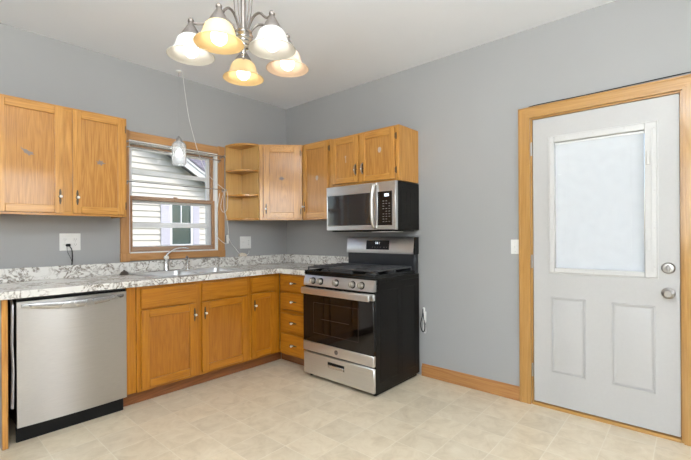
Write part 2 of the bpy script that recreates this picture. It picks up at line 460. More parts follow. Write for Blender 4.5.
class MB:
    def __init__(s, fr=WORLD):
        s.bm = bmesh.new(); s.fr = fr

    def _merge(s, tmp, mi, mat=None):
        vm = {}
        for v in tmp.verts:
            p = mat @ v.co if mat else v.co
            vm[v] = s.bm.verts.new(s.fr(*p))
        for f in tmp.faces:
            try:
                nf = s.bm.faces.new([vm[v] for v in f.verts]); nf.material_index = mi
            except ValueError:
                pass
        tmp.free()

    def box(s, a0, a1, b0, b1, c0, c1, bev=0.0015, mi=0, seg=1):
        t = bmesh.new()
        bmesh.ops.create_cube(t, size=1.0)
        a0, a1 = min(a0, a1), max(a0, a1); b0, b1 = min(b0, b1), max(b0, b1); c0, c1 = min(c0, c1), max(c0, c1)
        for v in t.verts:
            v.co = Vector(((a0 + a1) / 2 + v.co.x * (a1 - a0), (b0 + b1) / 2 + v.co.y * (b1 - b0), (c0 + c1) / 2 + v.co.z * (c1 - c0)))
        if bev:
            bev = min(bev, 0.3 * min(a1 - a0, b1 - b0, c1 - c0))
            bmesh.ops.bevel(t, geom=t.edges[:], offset=bev, segments=seg, affect='EDGES')
        s._merge(t, mi)
        return s

    def prism(s, pts, b0, b1, plane='ac', mi=0):
        """polygon pts in two axes, extruded along the third between b0 and b1"""
        def mk(p, q, h):
            return {'ac': (p, h, q), 'ab': (p, q, h), 'bc': (h, p, q)}[plane]
        lo = [s.bm.verts.new(s.fr(*mk(p, q, b0))) for p, q in pts]
        hi = [s.bm.verts.new(s.fr(*mk(p, q, b1))) for p, q in pts]
        fs = [s.bm.faces.new(lo), s.bm.faces.new(hi[::-1])]
        n = len(pts)
        for i in range(n):
            fs.append(s.bm.faces.new((lo[i], lo[(i + 1) % n], hi[(i + 1) % n], hi[i])))
        for f in fs: f.material_index = mi
        return s

    def lathe(s, prof, c=(0, 0, 0), axis=(0, 0, 1), seg=24, mi=0, closed=False):
        ax = Vector(axis).normalized()
        x = ax.orthogonal().normalized(); y = ax.cross(x)
        rings = []
        for r, h in prof:
            if r < 1e-6:
                rings.append([s.bm.verts.new(s.fr(*(Vector(c) + ax * h)))])
            else:
                rings.append([s.bm.verts.new(s.fr(*(Vector(c) + ax * h + x * r * math.cos(k * 2 * PI / seg) + y * r * math.sin(k * 2 * PI / seg)))) for k in range(seg)])
        prs = list(zip(rings, rings[1:]))
        if closed: prs.append((rings[-1], rings[0]))
        for A, B in prs:
            for k in range(seg):
                k2 = (k + 1) % seg
                if len(A) == 1 and len(B) == 1: continue
                if len(A) == 1: vs = (A[0], B[k], B[k2])
                elif len(B) == 1: vs = (A[k], B[0], A[k2])
                else: vs = (A[k], B[k], B[k2], A[k2])
                f = s.bm.faces.new(vs); f.material_index = mi
        return s

    def sphere(s, c, r, mi=0, seg=16, sc=(1, 1, 1)):
        t = bmesh.new()
        bmesh.ops.create_uvsphere(t, u_segments=seg, v_segments=max(6, seg // 2 + 1), radius=r)
        for v in t.verts:
            v.co = Vector((v.co.x * sc[0] + c[0], v.co.y * sc[1] + c[1], v.co.z * sc[2] + c[2]))
        s._merge(t, mi)
        return s

    def tube(s, pts, r, seg=8, mi=0, smooth=0, flat=1.0):
        pts = [Vector(p) for p in pts]
        if smooth:
            out = []
            n = len(pts)
            for i in range(n - 1):
                p0, p1, p2, p3 = pts[max(i - 1, 0)], pts[i], pts[i + 1], pts[min(i + 2, n - 1)]
                for k in range(smooth):
                    t = k / smooth
                    out.append(0.5 * ((2 * p1) + (p2 - p0) * t + (2 * p0 - 5 * p1 + 4 * p2 - p3) * t * t + (3 * p1 - p0 - 3 * p2 + p3) * t ** 3))
            out.append(pts[-1]); pts = out
        rings = []
        prev = None
        n = len(pts)
        for i, p in enumerate(pts):
            d = (pts[min(i + 1, n - 1)] - pts[max(i - 1, 0)]).normalized()
            if prev is None: x = d.orthogonal().normalized()
            else:
                x = prev - d * prev.dot(d)
                x = x.normalized() if x.length > 1e-6 else d.orthogonal().normalized()
            prev = x; y = d.cross(x)
            rr = r[i * (len(r) - 1) // max(1, n - 1)] if isinstance(r, (list, tuple)) else r
            rings.append([s.bm.verts.new(s.fr(*(p + x * rr * math.cos(k * 2 * PI / seg) + y * rr * flat * math.sin(k * 2 * PI / seg)))) for k in range(seg)])
        fs = []
        for A, B in zip(rings, rings[1:]):
            for k in range(seg):
                fs.append(s.bm.faces.new((A[k], A[(k + 1) % seg], B[(k + 1) % seg], B[k])))
        fs.append(s.bm.faces.new(rings[0][::-1])); fs.append(s.bm.faces.new(rings[-1]))
        for f in fs: f.material_index = mi
        return s

    def build(s, name, mats, parent=None, angle=38):
        bm = s.bm
        bmesh.ops.recalc_face_normals(bm, faces=bm.faces[:])
        for f in bm.faces: f.smooth = True
        xs = [v.co for v in bm.verts]
        lo = Vector([min(p[i] for p in xs) for i in range(3)]); hi = Vector([max(p[i] for p in xs) for i in range(3)])
        cen = Vector(((lo.x + hi.x) / 2, (lo.y + hi.y) / 2, lo.z))
        for v in bm.verts: v.co -= cen
        me = bpy.data.meshes.new(name)
        bm.to_mesh(me); bm.free()
        me.set_sharp_from_angle(angle=math.radians(angle))
        for m in (mats if isinstance(mats, (list, tuple)) else [mats]): me.materials.append(m)
        o = bpy.data.objects.new(name, me)
        COL.objects.link(o)
        ORIG[o.name] = cen
        if parent:
            o.parent = parent
            o.location = cen - ORIG[parent.name]
        else:
            o.location = cen
        return o


def tag(o, label, cat, group=None):
    o['label'] = label; o['category'] = cat
    if group: o['group'] = group
    return o


GROUPS = {'wall_cabinet': 'oak wall cabinets', 'corner_cabinet': 'oak wall cabinets', 'base_cabinet': 'oak base cabinets',
          'curtain_rod': 'curtain rods across the window', 'outlet': 'outlet plates on the window wall'}


def thing(name, label, cat, loc, group=None):
    group = group or GROUPS.get(name)
    o = bpy.data.objects.new(name, None)
    COL.objects.link(o)
    o.empty_display_size = 0.1
    o.location = loc; ORIG[o.name] = Vector(loc)
    return tag(o, label, cat, group)


def struct(o):
    o['kind'] = 'structure'
    return o


def rounded_rect(x0, x1, y0, y1, r, n=5):
    pts = []
    for cx, cy, a in ((x1 - r, y1 - r, 0), (x0 + r, y1 - r, 90), (x0 + r, y0 + r, 180), (x1 - r, y0 + r, 270)):
        for k in range(n + 1):
            t = math.radians(a + 90 * k / n)
            pts.append((cx + r * math.cos(t), cy + r * math.sin(t)))
    return pts


# ------------------------------------------------------------------ room shell
WTH = 0.14
wx0, wx1, wz0, wz1 = -1.745, -0.905, 1.09, 2.065           # window opening
dy0, dy1, dz1 = 2.728, 3.572, 2.078                         # door opening (a = -y)

struct(MB().box(XL, 0.3, YB, 0.3, -0.12, 0, 0).build('floor', FLOORM))
struct(MB().box(XL - .2, 0.3, YB - .2, 0.3, HC, HC + 0.12, 0).build('ceiling', CEIL))


def wall_with_hole(name, fr, a0, a1, h, mat, b0=-WTH, b1=0.0):
    (h0, h1, z0, z1) = h
    m = MB(fr)
    m.box(a0, h0, b0, b1, 0, HC, 0); m.box(h1, a1, b0, b1, 0, HC, 0)
    m.box(h0, h1, b0, b1, z1, HC, 0)
    if z0 > 0: m.box(h0, h1, b0, b1, 0, z0, 0)
    bmesh.ops.remove_doubles(m.bm, verts=m.bm.verts[:], dist=1e-5)
    return struct(m.build(name, mat))


wall_with_hole('wall_window_side', FA, XL, 0.0 + WTH, (wx0, wx1, wz0, wz1), WALL)
wall_with_hole('wall_right', FB, 0.0, -YB, (dy0, dy1, 0, dz1), WALL)
FL = Frame((XL, 0, 0), (0, -1, 0), (1, 0, 0))
wall_with_hole('wall_left', FL, 0.0, -YB, (3.35, 5.05, 1.05, 2.45), WALL)
FK = Frame((0, YB, 0), (1, 0, 0), (0, 1, 0))
wall_with_hole('wall_back', FK, XL, 0.0, (-2.0, -1.0, 1.4, 2.6), WALL)

# baseboard between range and door casing
m = MB(FB)
m.prism([(0, 0.001), (0.016, 0.001), (0.016, 0.075), (0.012, 0.085), (0.006, 0.095), (0.004, 0.105), (0, 0.105)], 1.822, 2.649, 'bc')
struct(m.build('baseboard_right', BBY))

# ------------------------------------------------------------------ door_1
CW = 0.078
DF = -0.006                                                  # face of the door slab
m = MB(FB)                                                   # casing
prof = lambda o: [(0, 0.0), (0, 0.014), (0.010, 0.021), (CW - .012, 0.019), (CW, 0.013), (CW, 0.0)]
zt = dz1 + 0.078
m.prism([(dy0 - CW, 0.001), (dy0, 0.001), (dy0, dz1), (dy0 - CW, zt)], 0.0, 0.018, 'ac', 0)
m.prism([(dy1 + CW, 0.001), (dy1, 0.001), (dy1, dz1), (dy1 + CW, zt)], 0.0, 0.018, 'ac', 0)
m.prism([(dy0 - CW, zt), (dy0, dz1), (dy1, dz1), (dy1 + CW, zt)], 0.0, 0.018, 'ac', 1)
# raised outer bead
m.box(dy0 - CW, dy0 - CW + .012, 0.018, 0.023, 0.001, zt, 0.003, 0)
m.box(dy1 + CW - .012, dy1 + CW, 0.018, 0.023, 0.001, zt, 0.003, 0)
m.box(dy0 - CW, dy1 + CW, 0.018, 0.023, zt - .012, zt, 0.003, 1)
m.box(dy0 - 0.02, dy0 - .012, 0.018, 0.020, 0.001, dz1 + .012, 0.0008, 0)
m.box(dy1 + 0.012, dy1 + .02, 0.018, 0.020, 0.001, dz1 + .012, 0.0008, 0)
m.box(dy0 - 0.012, dy1 + .012, 0.018, 0.020, dz1 + .012, dz1 + .02, 0.0008, 1)
struct(m.build('trim_1', [PV, PY]))
m = MB(FB)                                                   # jamb lining and threshold
m.box(dy0, dy0 + .012, -WTH, 0, 0, dz1, 0.001, 0); m.box(dy1 - .012, dy1, -WTH, 0, 0, dz1, 0.001, 0)
m.box(dy0 + .012, dy1 - .012, -WTH, 0, dz1 - .012, dz1, 0.001, 1)
m.box(dy0 + .0121, dy0 + .034, -WTH, DF - .046, .022, dz1 - .012, .001, 0); m.box(dy1 - .034, dy1 - .0121, -WTH, DF - .046, .022, dz1 - .012, .001, 0)
m.box(dy0 + .034, dy1 - .034, -WTH, DF - .046, dz1 - .034, dz1 - .0121, .001, 1)
struct(m.build('trim_2', [PV, PY]))
m = MB(FB)
m.prism([(-WTH, 0.0005), (0.004, 0.0005), (0.0, 0.018), (-0.02, 0.022), (-WTH, 0.022)], dy0 + .0125, dy1 - .0125, 'bc')
struct(m.build('trim_3', PY))

da0, da1, dzb, dzt = dy0 + .016, dy1 - .016, 0.030, dz1 - .016
la0, la1, lz0, lz1 = 2.885, 3.392, 0.998, 1.878              # glass
door = MB(FB)
door.box(da0, la0, DF - .044, DF, dzb, dzt, 0.001); door.box(la1, da1, DF - .044, DF, dzb, dzt, 0.001)
door.box(la0, la1, DF - .044, DF, lz1, dzt, 0); door.box(la0, la1, DF - .044, DF, dzb, lz0, 0)
door.bm.free()
door = MB(FB)
A = [(da0, dzb), (da1, dzb), (da1, dzt), (da0, dzt)]; Bq = [(la0, lz0), (la1, lz0), (la1, lz1), (la0, lz1)]
vs = {}
for nm, P in (('A', A), ('B', Bq)):
    for b in (DF - .044, DF):
        vs[nm, b] = [door.bm.verts.new(FB(p, b, q)) for p, q in P]
for k in range(4):
    k2 = (k + 1) % 4
    for b in (DF - .044, DF): door.bm.faces.new((vs['A', b][k], vs['A', b][k2], vs['B', b][k2], vs['B', b][k]))
    for nm in 'AB': door.bm.faces.new((vs[nm, DF][k], vs[nm, DF][k2], vs[nm, DF - .044][k2], vs[nm, DF - .044][k]))
door = struct(door.build('door_1', DOORP))
for (p0, p1) in ((2.860, 3.070), (3.218, 3.440)):
    m = MB(FB)
    z0, z1 = 0.258, 0.792
    # moulded raised panel: outer lip, groove, sloping field
    for k, (ins, h, wd) in enumerate(((0, .005, .008), (.010, .003, .004))):
        m.box(p0 + ins, p1 - ins, DF, DF + h, z0 + ins, z0 + ins + wd, .002); m.box(p0 + ins, p1 - ins, DF, DF + h, z1 - ins - wd, z1 - ins, .002)
        m.box(p0 + ins, p0 + ins + wd, DF, DF + h, z0 + ins, z1 - ins, .002); m.box(p1 - ins - wd, p1 - ins, DF, DF + h, z0 + ins, z1 - ins, .002)
    i0, i1 = .022, .042
    t = bmesh.new()
    lo = [(p0 + i0, z0 + i0), (p1 - i0, z0 + i0), (p1 - i0, z1 - i0), (p0 + i0, z1 - i0)]
    hi = [(p0 + i1, z0 + i1), (p1 - i1, z0 + i1), (p1 - i1, z1 - i1), (p0 + i1, z1 - i1)]
    L = [m.bm.verts.new(FB(a, DF - .0005, c)) for a, c in lo]; H = [m.bm.verts.new(FB(a, DF + .005, c)) for a, c in hi]
    m.bm.faces.new(H)
    for k in range(4): m.bm.faces.new((L[k], L[(k + 1) % 4], H[(k + 1) % 4], H[k]))
    t.free()
    m.build('raised_panel', DOORP, door)
# glazing frame
m = MB(FB)
fa0, fa1, fz0, fz1 = 2.852, 3.452, 0.966, 1.918
for a0, a1, c0, c1 in ((fa0, la0, fz0, fz1), (la1, fa1, fz0, fz1), (la0, la1, fz0, lz0), (la0, la1, lz1, fz1)):
    m.box(a0, a1, DF, DF + .010, c0, c1, .003)
for a0, a1, c0, c1 in ((fa0 - .008, fa0, fz0 - .008, fz1 + .008), (fa1, fa1 + .008, fz0 - .008, fz1 + .008), (fa0, fa1, fz0 - .008, fz0), (fa0, fa1, fz1, fz1 + .008)):
    m.box(a0, a1, DF, DF + .004, c0, c1, .001)
m.box(3.425, 3.433, DF + .010, DF + .013, lz0, lz1, .001)
gf = m.build('glazing_frame', DOORP2, door)
m = MB(FB)
for c in (1.03, 1.27, 1.50, 1.73, 1.88):
    for a in (fa0 + .012, fa1 - .012): m.lathe([(.0045, 0), (.004, .0015), (0, .002)], (a, DF + .010, c), (0, 1, 0), 8)
for a in (2.95, 3.12, 3.29):
    for c in (fz0 + .012, fz1 - .012): m.lathe([(.0045, 0), (.004, .0015), (0, .002)], (a, DF + .010, c), (0, 1, 0), 8)
m.build('screw_cap', PRINT, gf)
MB(FB).box(3.402, 3.418, DF + .010, DF + .019, 1.66, 1.745, .003).build('blind_slider', DOORP2, gf)
MB(FB).box(3.402, 3.418, DF + .010, DF + .015, 1.13, 1.20, .002).build('blind_slider', DOORP2, gf)
MB(FB).box(la0, la1, DF - .006, DF - .003, lz0, lz1, 0).build('pane', PANE, door)
m = MB(FB)
n = 62
for k in range(n):
    zc = lz0 + .008 + k * (lz1 - lz0 - .030) / (n - 1)
    p = [(-.0255, zc - .0072), (-.0245, zc - .0072), (-.0190, zc + .0072), (-.0200, zc + .0072)]
    m.prism([(DF + b, c) for b, c in p], la0 + .004, la1 - .004, 'bc')
bl = m.build('mini_blind', BLIND, door)
bl['label'] = 'closed white mini blind between the panes'
m = MB(FB)
for a in (la0 + .07, la1 - .07): m.tube([(a, DF - .016, lz0), (a, DF - .016, lz1)], .0008, 5)
m.box(la0 + .002, la1 - .002, DF - .030, DF - .014, lz1 - .016, lz1 - .001, .001)
m.build('blind_headrail', VINYL, bl)
# knob, deadbolt, hinges
m = MB(FB)
m.lathe([(0, 0), (.033, 0), (.034, .004), (.028, .010), (.013, .013), (.011, .030), (.022, .036), (.029, .046), (.028, .058), (.018, .066), (.016, .064), (0, .064)], (3.503, DF, 0.878), (0, 1, 0), 28)
k = m.build('door_knob', NICKEL, door)
m = MB(FB)
m.lathe([(0, 0), (.034, 0), (.034, .006), (.027, .014), (.012, .015), (.010, .018), (0, .018)], (3.503, DF, 1.028), (0, 1, 0), 28)
m.box(3.497, 3.509, DF + .016, DF + .030, 1.010, 1.046, .003)
m.build('deadbolt', NICKEL, door)
for zc in (0.25, 1.035, 1.85):
    m = MB(FB)
    m.lathe([(0, -.045), (.005, -.045), (.005, .045), (0, .045)], (dy0 + .010, .006, zc), (0, 0, 1), 10)
    m.lathe([(0, .045), (.006, .045), (.004, .052), (0, .053)], (dy0 + .010, .006, zc), (0, 0, 1), 10)
    m.box(dy0 + .001, dy0 + .009, -.003, .003, zc - .045, zc + .045, 0.0005)
    m.build('hinge', NICKEL, door)
MB(FB).box(dy1 - .0125, dy1 - .010, -.035, -.004, 0.84, 0.91, .0005).build('strike_plate', HINGE, door)

# ------------------------------------------------------------------ window_1
win = struct(thing('window_1', 'x', 'x', (-1.325, 0.0, wz0)))
del win['label']; del win['category']
cw = 0.070
m = MB(FA)
for a0, a1 in ((wx0 - cw, wx0), (wx1, wx1 + cw)):
    m.box(a0, a1, 0, .018, wz0 - .005, wz1 + .005, .003, 0)
    m.box(a0 + .012, a1 - .012, .018, .021, wz0 - .003, wz1 + .003, .0015, 0)
m.box(wx0, wx1, 0, .018, wz1, wz1 + cw, .003, 1)
m.box(wx0, wx1, 0, .018, wz0 - cw + .006, wz0, .003, 1)
for a0 in (wx0 - cw - .003, wx1 - .003):
    m.box(a0, a0 + cw + .006, 0, .024, wz1 - .002, wz1 + cw + .006, .004, 0)
    m.box(a0, a0 + cw + .006, 0, .024, wz0 - cw, wz0 + .004, .004, 0)
m.build('window_casing', [WV, WX], win)
m = MB(FA)                                                   # white liner / tracks of the jamb
m.box(wx0, wx0 + .010, -.135, 0.001, wz0, wz1, .001); m.box(wx1 - .010, wx1, -.135, 0.001, wz0, wz1, .001)
m.box(wx0 + .01, wx1 - .01, -.135, 0.001, wz1 - .022, wz1, .001)
m.box(wx0 + .01, wx1 - .01, -.135, 0.006, wz0, wz0 + .010, .001)
m.box(wx1 - .016, wx1 - .01, -.030, -.020, wz0, wz1 - .02, .001); m.box(wx0 + .01, wx0 + .016, -.030, -.020, wz0, wz1 - .02, .001)
m.build('jamb_liner', VINYL, win)
zm0, zm1 = 1.555, 1.590
def sash(b0, b1, z0, z1, top, bot, side):
    a0, a1 = wx0 + .012, wx1 - .012
    m = MB(FA)
    m.box(a0, a0 + side, b0, b1, z0, z1, .002, 0); m.box(a1 - side, a1, b0, b1, z0, z1, .002, 0)
    m.box(a0 + side, a1 - side, b0, b1, z1 - top, z1, .002, 1); m.box(a0 + side, a1 - side, b0, b1, z0, z0 + bot, .002, 1)
    o = m.build('sash', [SASHV, SASHX], win)
    MB(FA).box(a0 + side, a1 - side, (b0 + b1) / 2 - .002, (b0 + b1) / 2 + .001, z0 + bot, z1 - top, 0).build('pane', PANE, o)
    return o
s1 = sash(-.058, -.030, wz0 + .011, zm1, zm1 - zm0, .042, .030)
s2 = sash(-.092, -.064, zm0, wz1 - .023, .018, .030, .026)
m = MB(FA)                                                   # storm window
a0, a1 = wx0 + .011, wx1 - .011
B0, B1 = -.125, -.104
for x0, x1, c0, c1 in ((a0, a0 + .055, wz0 + .01, wz1 - .022), (a1 - .055, a1, wz0 + .01, wz1 - .022), (a0 + .055, a1 - .055, wz1 - .060, wz1 - .023), (a0 + .055, a1 - .055, wz0 + .010, wz0 + .060), (a0 + .055, a1 - .055, 1.535, 1.585), (a0 + .055, a1 - .055, 1.79, 1.83), (a0 + .055, a1 - .055, 1.315, 1.36)):
    m.box(x0, x1, B0, B1, c0, c1, .002)
st = m.build('storm_window', VINYL, win)
m = MB(FA)
m.lathe([(0, 0), (.012, 0), (.012, .006), (0, .007)], (-1.325, -.030, zm1 - .02), (0, 1, 0), 12)
m.box(-1.345, -1.305, -.034, -.024, zm1 - .002, zm1 + .010, .003)
m.build('sash_lock', SASHX, win)

# ------------------------------------------------------------------ outside: neighbour house and ground
struct(MB().box(-12, 14, 0.35, 24, -1.32, -1.2, 0).build('ground', GRASS))
HY = 6.0
hs = thing('house', 'cream lap-sided neighbour house with gable and shuttered window, seen through the window', 'house', (0, HY, -1.2))
ax, az, sl = -0.35, 4.20, 0.63
def zr(x): return az - sl * abs(x - ax)
xw0, xw1 = ax - 3.15, ax + 3.15
m = MB()                                                     # gable wall of lapped boards
wn = (1.395, 1.875, 1.03, 2.05)
zc = -1.2
p = 0.138
while zc < az:
    x0 = max(xw0, ax - (az - zc) / sl); x1 = min(xw1, ax + (az - zc) / sl)
    spans = [(x0, x1)]
    if zc + p > wn[2] and zc < wn[3]: spans = [(x0, wn[0] - .03), (wn[1] + .03, x1)]
    for q0, q1 in spans:
        if q1 - q0 > .05:
            m.prism([(HY + .05, zc), (HY - .030, zc), (HY - .004, zc + p), (HY + .05, zc + p)], q0, q1, 'bc')
    zc += p
m.build('wall', SIDING, hs)
MB().box(xw0, xw1, HY + .06, HY + .12, -1.2, zr(xw1) + .05, 0).build('wall', SIDING, hs)
m = MB()
for sgn in (-1, 1):
    e_ = ax + sgn * 3.45; dz_ = sl * 3.45
    m.prism([(ax, az - .03), (e_, az - .03 - dz_), (e_, az + .16 - dz_), (ax, az + .16)], HY - .30, HY - .25, 'ac')
    m.prism([(ax, az + .13), (e_, az + .13 - dz_), (e_, az + .20 - dz_), (ax, az + .20)], HY - .33, HY - .301, 'ac')
rk = m.build('rake_board', EXTW, hs)
m = MB()
for sgn in (-1, 1):
    e_ = ax + sgn * 3.5; dz_ = sl * 3.5
    m.prism([(ax, az + .02), (e_, az + .02 - dz_), (e_, az + .20 - dz_), (ax, az + .20)], HY - .25, HY + 3.0, 'ac')
    m.prism([(ax, az + .201), (e_, az + .201 - dz_), (e_, az + .24 - dz_), (ax, az + .24)], HY - .35, HY + 3.0, 'ac')
m.box(-7, 9, HY + 3.0, HY + 3.1, -1.2, 2.6, 0)
m.prism([(HY + 2.2, 2.3), (HY + 2.3, 2.3), (HY + 6.2, 6.3), (HY + 6.2, 6.5)], -7, 9, 'bc')
m.build('roof', SHING, hs)
m = MB()
m.box(wn[0] - .05, wn[0], HY - .05, HY + .03, wn[2] - .05, wn[3] + .05, .004); m.box(wn[1], wn[1] + .05, HY - .05, HY + .03, wn[2] - .05, wn[3] + .05, .004)
m.box(wn[0], wn[1], HY - .05, HY + .03, wn[3], wn[3] + .05, .004); m.box(wn[0], wn[1], HY - .06, HY + .03, wn[2] - .05, wn[2], .004)
m.box(wn[0], wn[1], HY - .035, HY + .03, 1.50, 1.56, .004); m.box(1.62, 1.645, HY - .03, HY + .02, 1.56, wn[3], .002)
wf = m.build('window', EXTW, hs)
MB().box(wn[0], wn[1], HY - .01, HY + .0, wn[2], wn[3], 0).build('pane', EXTGLASS, wf)
for x0, x1 in ((wn[0] - .27, wn[0] - .055), (wn[1] + .055, wn[1] + .23)):
    m = MB()
    m.box(x0, x1, HY - .055, HY - .031, wn[2] - .05, wn[3] + .05, .003)
    for k in range(22): m.box(x0 + .03, x1 - .03, HY - .060, HY - .052, wn[2] + k * .046, wn[2] + k * .046 + .026, .002)
    m.build('shutter', SHUT, hs)

# ------------------------------------------------------------------ cabinet hardware and doors
def pull(fr, a, b, c, vertical, parent, arched=False):
    m = MB(fr)
    L = .052
    pl = [(-.0035, -L), (.0035, -L), (.0075, -.026), (.0055, -.012), (.011, 0), (.0055, .012), (.0075, .026), (.0035, L), (-.0035, L), (-.0075, .026), (-.0055, .012), (-.011, 0), (-.0055, -.012), (-.0075, -.026)]
    if not vertical: pl = [(q, p) for p, q in pl]
    m.prism([(a + p, c + q) for p, q in pl], b, b + .0025, 'ac', 0)
    if arched:
        pts = [(0, .002, -.046), (0, .016, -.034), (0, .024, -.012), (0, .024, .012), (0, .016, .034), (0, .002, .046)]
        m.tube([(a + p, b + q, c + r) for p, q, r in pts], .0042, 8, 2, smooth=4)
        m.sphere((a, b + .027, c - .006), .0075, 1, 12)
    else:
        m.lathe([(.004, 0), (.004, .014), (.009, .018), (.0105, .024), (.008, .031), (0, .033)], (a, b, c), (0, 1, 0), 14, 1)
    return m.build('handle', [BRONZE, BEAD, NICKEL], parent)


def panel_door(fr, a0, a1, c0, c1, b, parent, mats, stile=.052, th=.019, pullat=None, hinge=None, arched=False, mark=None):
    fb = b
    b += .005
    m = MB(fr)
    m.box(a0, a0 + stile, b, b + th, c0, c1, .0035, 0, 2); m.box(a1 - stile, a1, b, b + th, c0, c1, .0035, 0, 2)
    m.box(a0 + stile, a1 - stile, b, b + th - .0005, c0, c0 + stile, .003, 1); m.box(a0 + stile, a1 - stile, b, b + th - .0005, c1 - stile, c1, .003, 1)
    d = m.build('door', mats, parent)
    m = MB(fr)
    m.box(a0 + stile - .004, a1 - stile + .004, b + .003, b + th - .011, c0 + stile - .004, c1 - stile + .004, .001)
    m.box(a0 + .012, a1 - .012, fb + .0002, fb + .0049, c0 + .012, c0 + .03, 0); m.box(a0 + .012, a1 - .012, fb + .0002, fb + .0049, c1 - .03, c1 - .012, 0)
    pn = m.build('panel', PANEL[mats[0].name], d)
    if mark:
        ma, mc, pts, mm = mark
        MB(fr).prism([(ma + p, mc + q) for p, q in [(x * 1.3, z * 1.3) for x, z in pts]], b + th - .0115, b + th - .0104, 'ac').build('worn_patch', mm, d)
    if pullat: pull(fr, pullat[0], b + th, pullat[1], True, d, arched)
    if hinge is not None:
        for cc in (c0 + .07, c1 - .07):
            m = MB(fr)
            m.lathe([(0, -.020), (.0045, -.020), (.0045, .020), (0, .020)], (hinge, b + .012, cc), (0, 0, 1), 8)
            m.box(hinge - .002, hinge + .010 if hinge > (a0 + a1) / 2 else hinge + .002, b - .0008, b + .004, cc - .028, cc + .028, .0008)
            m.build('hinge', HINGE, d)
    return d


def slab_front(name, fr, a0, a1, c0, c1, b, parent, mat, th=.019, handle=False):
    m = MB(fr)
    m.box(a0 + .012, a1 - .012, b + .0002, b + .006, c0 + .012, c1 - .012, 0)
    b += .005
    m.box(a0, a1, b, b + th, c0, c1, .005, 0, 2)
    d = m.build(name, mat, parent)
    if handle: pull(fr, (a0 + a1) / 2, b + th, (c0 + c1) / 2, False, d)
    return d


bird = [(-.030, .022), (-.016, .012), (-.004, .012), (.004, .004), (.024, .000), (.020, -.006), (.028, -.012), (.012, -.012), (.006, -.020), (-.002, -.010), (-.014, -.006), (-.016, .002), (-.024, .012)]
star = [(-.024, .004), (-.010, .005), (-.006, .018), (.000, .007), (.012, .012), (.010, .003), (.026, -.002), (.010, -.008), (.004, -.018), (-.004, -.010), (-.020, -.012), (-.014, -.003)]
blob = [(-.012, .016), (.004, .020), (.014, .010), (.012, -.006), (.004, -.018), (-.008, -.016), (-.014, -.002)]
thin = [(-.004, .022), (.006, .018), (.003, .002), (.005, -.028), (-.001, -.030), (-.002, .004), (-.008, .010)]

CF = 0.305      # upper cabinet depth (face)
# --- upper cabinet, left
c0, c1 = 1.386, 2.152
t = thing('wall_cabinet', 'two-door oak wall cabinet left of the window, above the dishwasher', 'cabinet', (-2.26, -.15, c0))
m = MB(FA)
xl, xr = -2.662, -1.868
m.box(xl, xl + .016, .0, CF - .02, c0, c1, .001); m.box(xr - .016, xr, .0, CF - .02, c0, c1, .001)
m.box(xl + .016, xr - .016, .0, CF - .02, c0 + .012, c0 + .028, .001); m.box(xl + .016, xr - .016, .0, CF - .02, c1 - .016, c1, .001)
m.box(xl + .016, xr - .016, .0, .006, c0 + .028, c1 - .016, .0)
m.build('cabinet_body', [OAKV], t)
m = MB(FA)
m.box(xl, xl + .036, CF - .02, CF, c0, c1, .0015, 0); m.box(xr - .036, xr, CF - .02, CF, c0, c1, .0015, 0)
m.box(-2.294, -2.218, CF - .02, CF, c0 + .03, c1 - .03, .0015, 0)
m.box(xl + .036, xr - .036, CF - .02, CF, c0, c0 + .030, .0015, 1); m.box(xl + .036, xr - .036, CF - .02, CF, c1 - .03, c1, .0015, 1)
m.build('face_frame', [OAKV, OAKX], t)
panel_door(FA, -2.650, -2.283, 1.402, 2.135, CF, t, [OAKV, OAKX], pullat=(-2.305, 1.515), mark=(-2.480, 1.800, bird, WORN))
panel_door(FA, -2.230, -1.886, 1.402, 2.135, CF, t, [OAKV, OAKX], pullat=(-2.203, 1.515), hinge=-1.884, mark=(-2.052, 1.785, star, WORN))

# --- corner open shelf
sx0, sx1 = -0.815, -0.612
t = thing('corner_shelf', 'small open oak end shelf with curved shelves between window and corner cabinet', 'shelf', (-.70, -.1, 1.39))
m = MB(FA)
m.box(sx0, sx1 - .012, 0, .010, 1.392, 2.165, .001)
m.build('back_panel', BIRCH, t)
m = MB(FA)
m.box(sx1 - .012, sx1, 0.010, .300, 1.392, 2.165, .001)
m.build('side_panel', BIRCH, t)
for zc in (1.395, 1.636, 1.885, 2.148):
    pts = []
    W, D = sx1 - .0125 - sx0, .290
    pts = [(sx1 - .0125, .0105), (sx1 - .0125, D + .008)]
    for k in range(1, 13):
        th = PI / 2 * k / 12
        pts.append((sx1 - .0125 - W * math.sin(th) , .0105 + .035 + (D - .037) * (math.cos(th)) ** 0.9 if k < 12 else .0455))
    pts.append((sx0, .0105))
    m = MB(FA); m.prism(pts, zc, zc + .018, 'ab')
    m.build('shelf_board', OAKX, t)

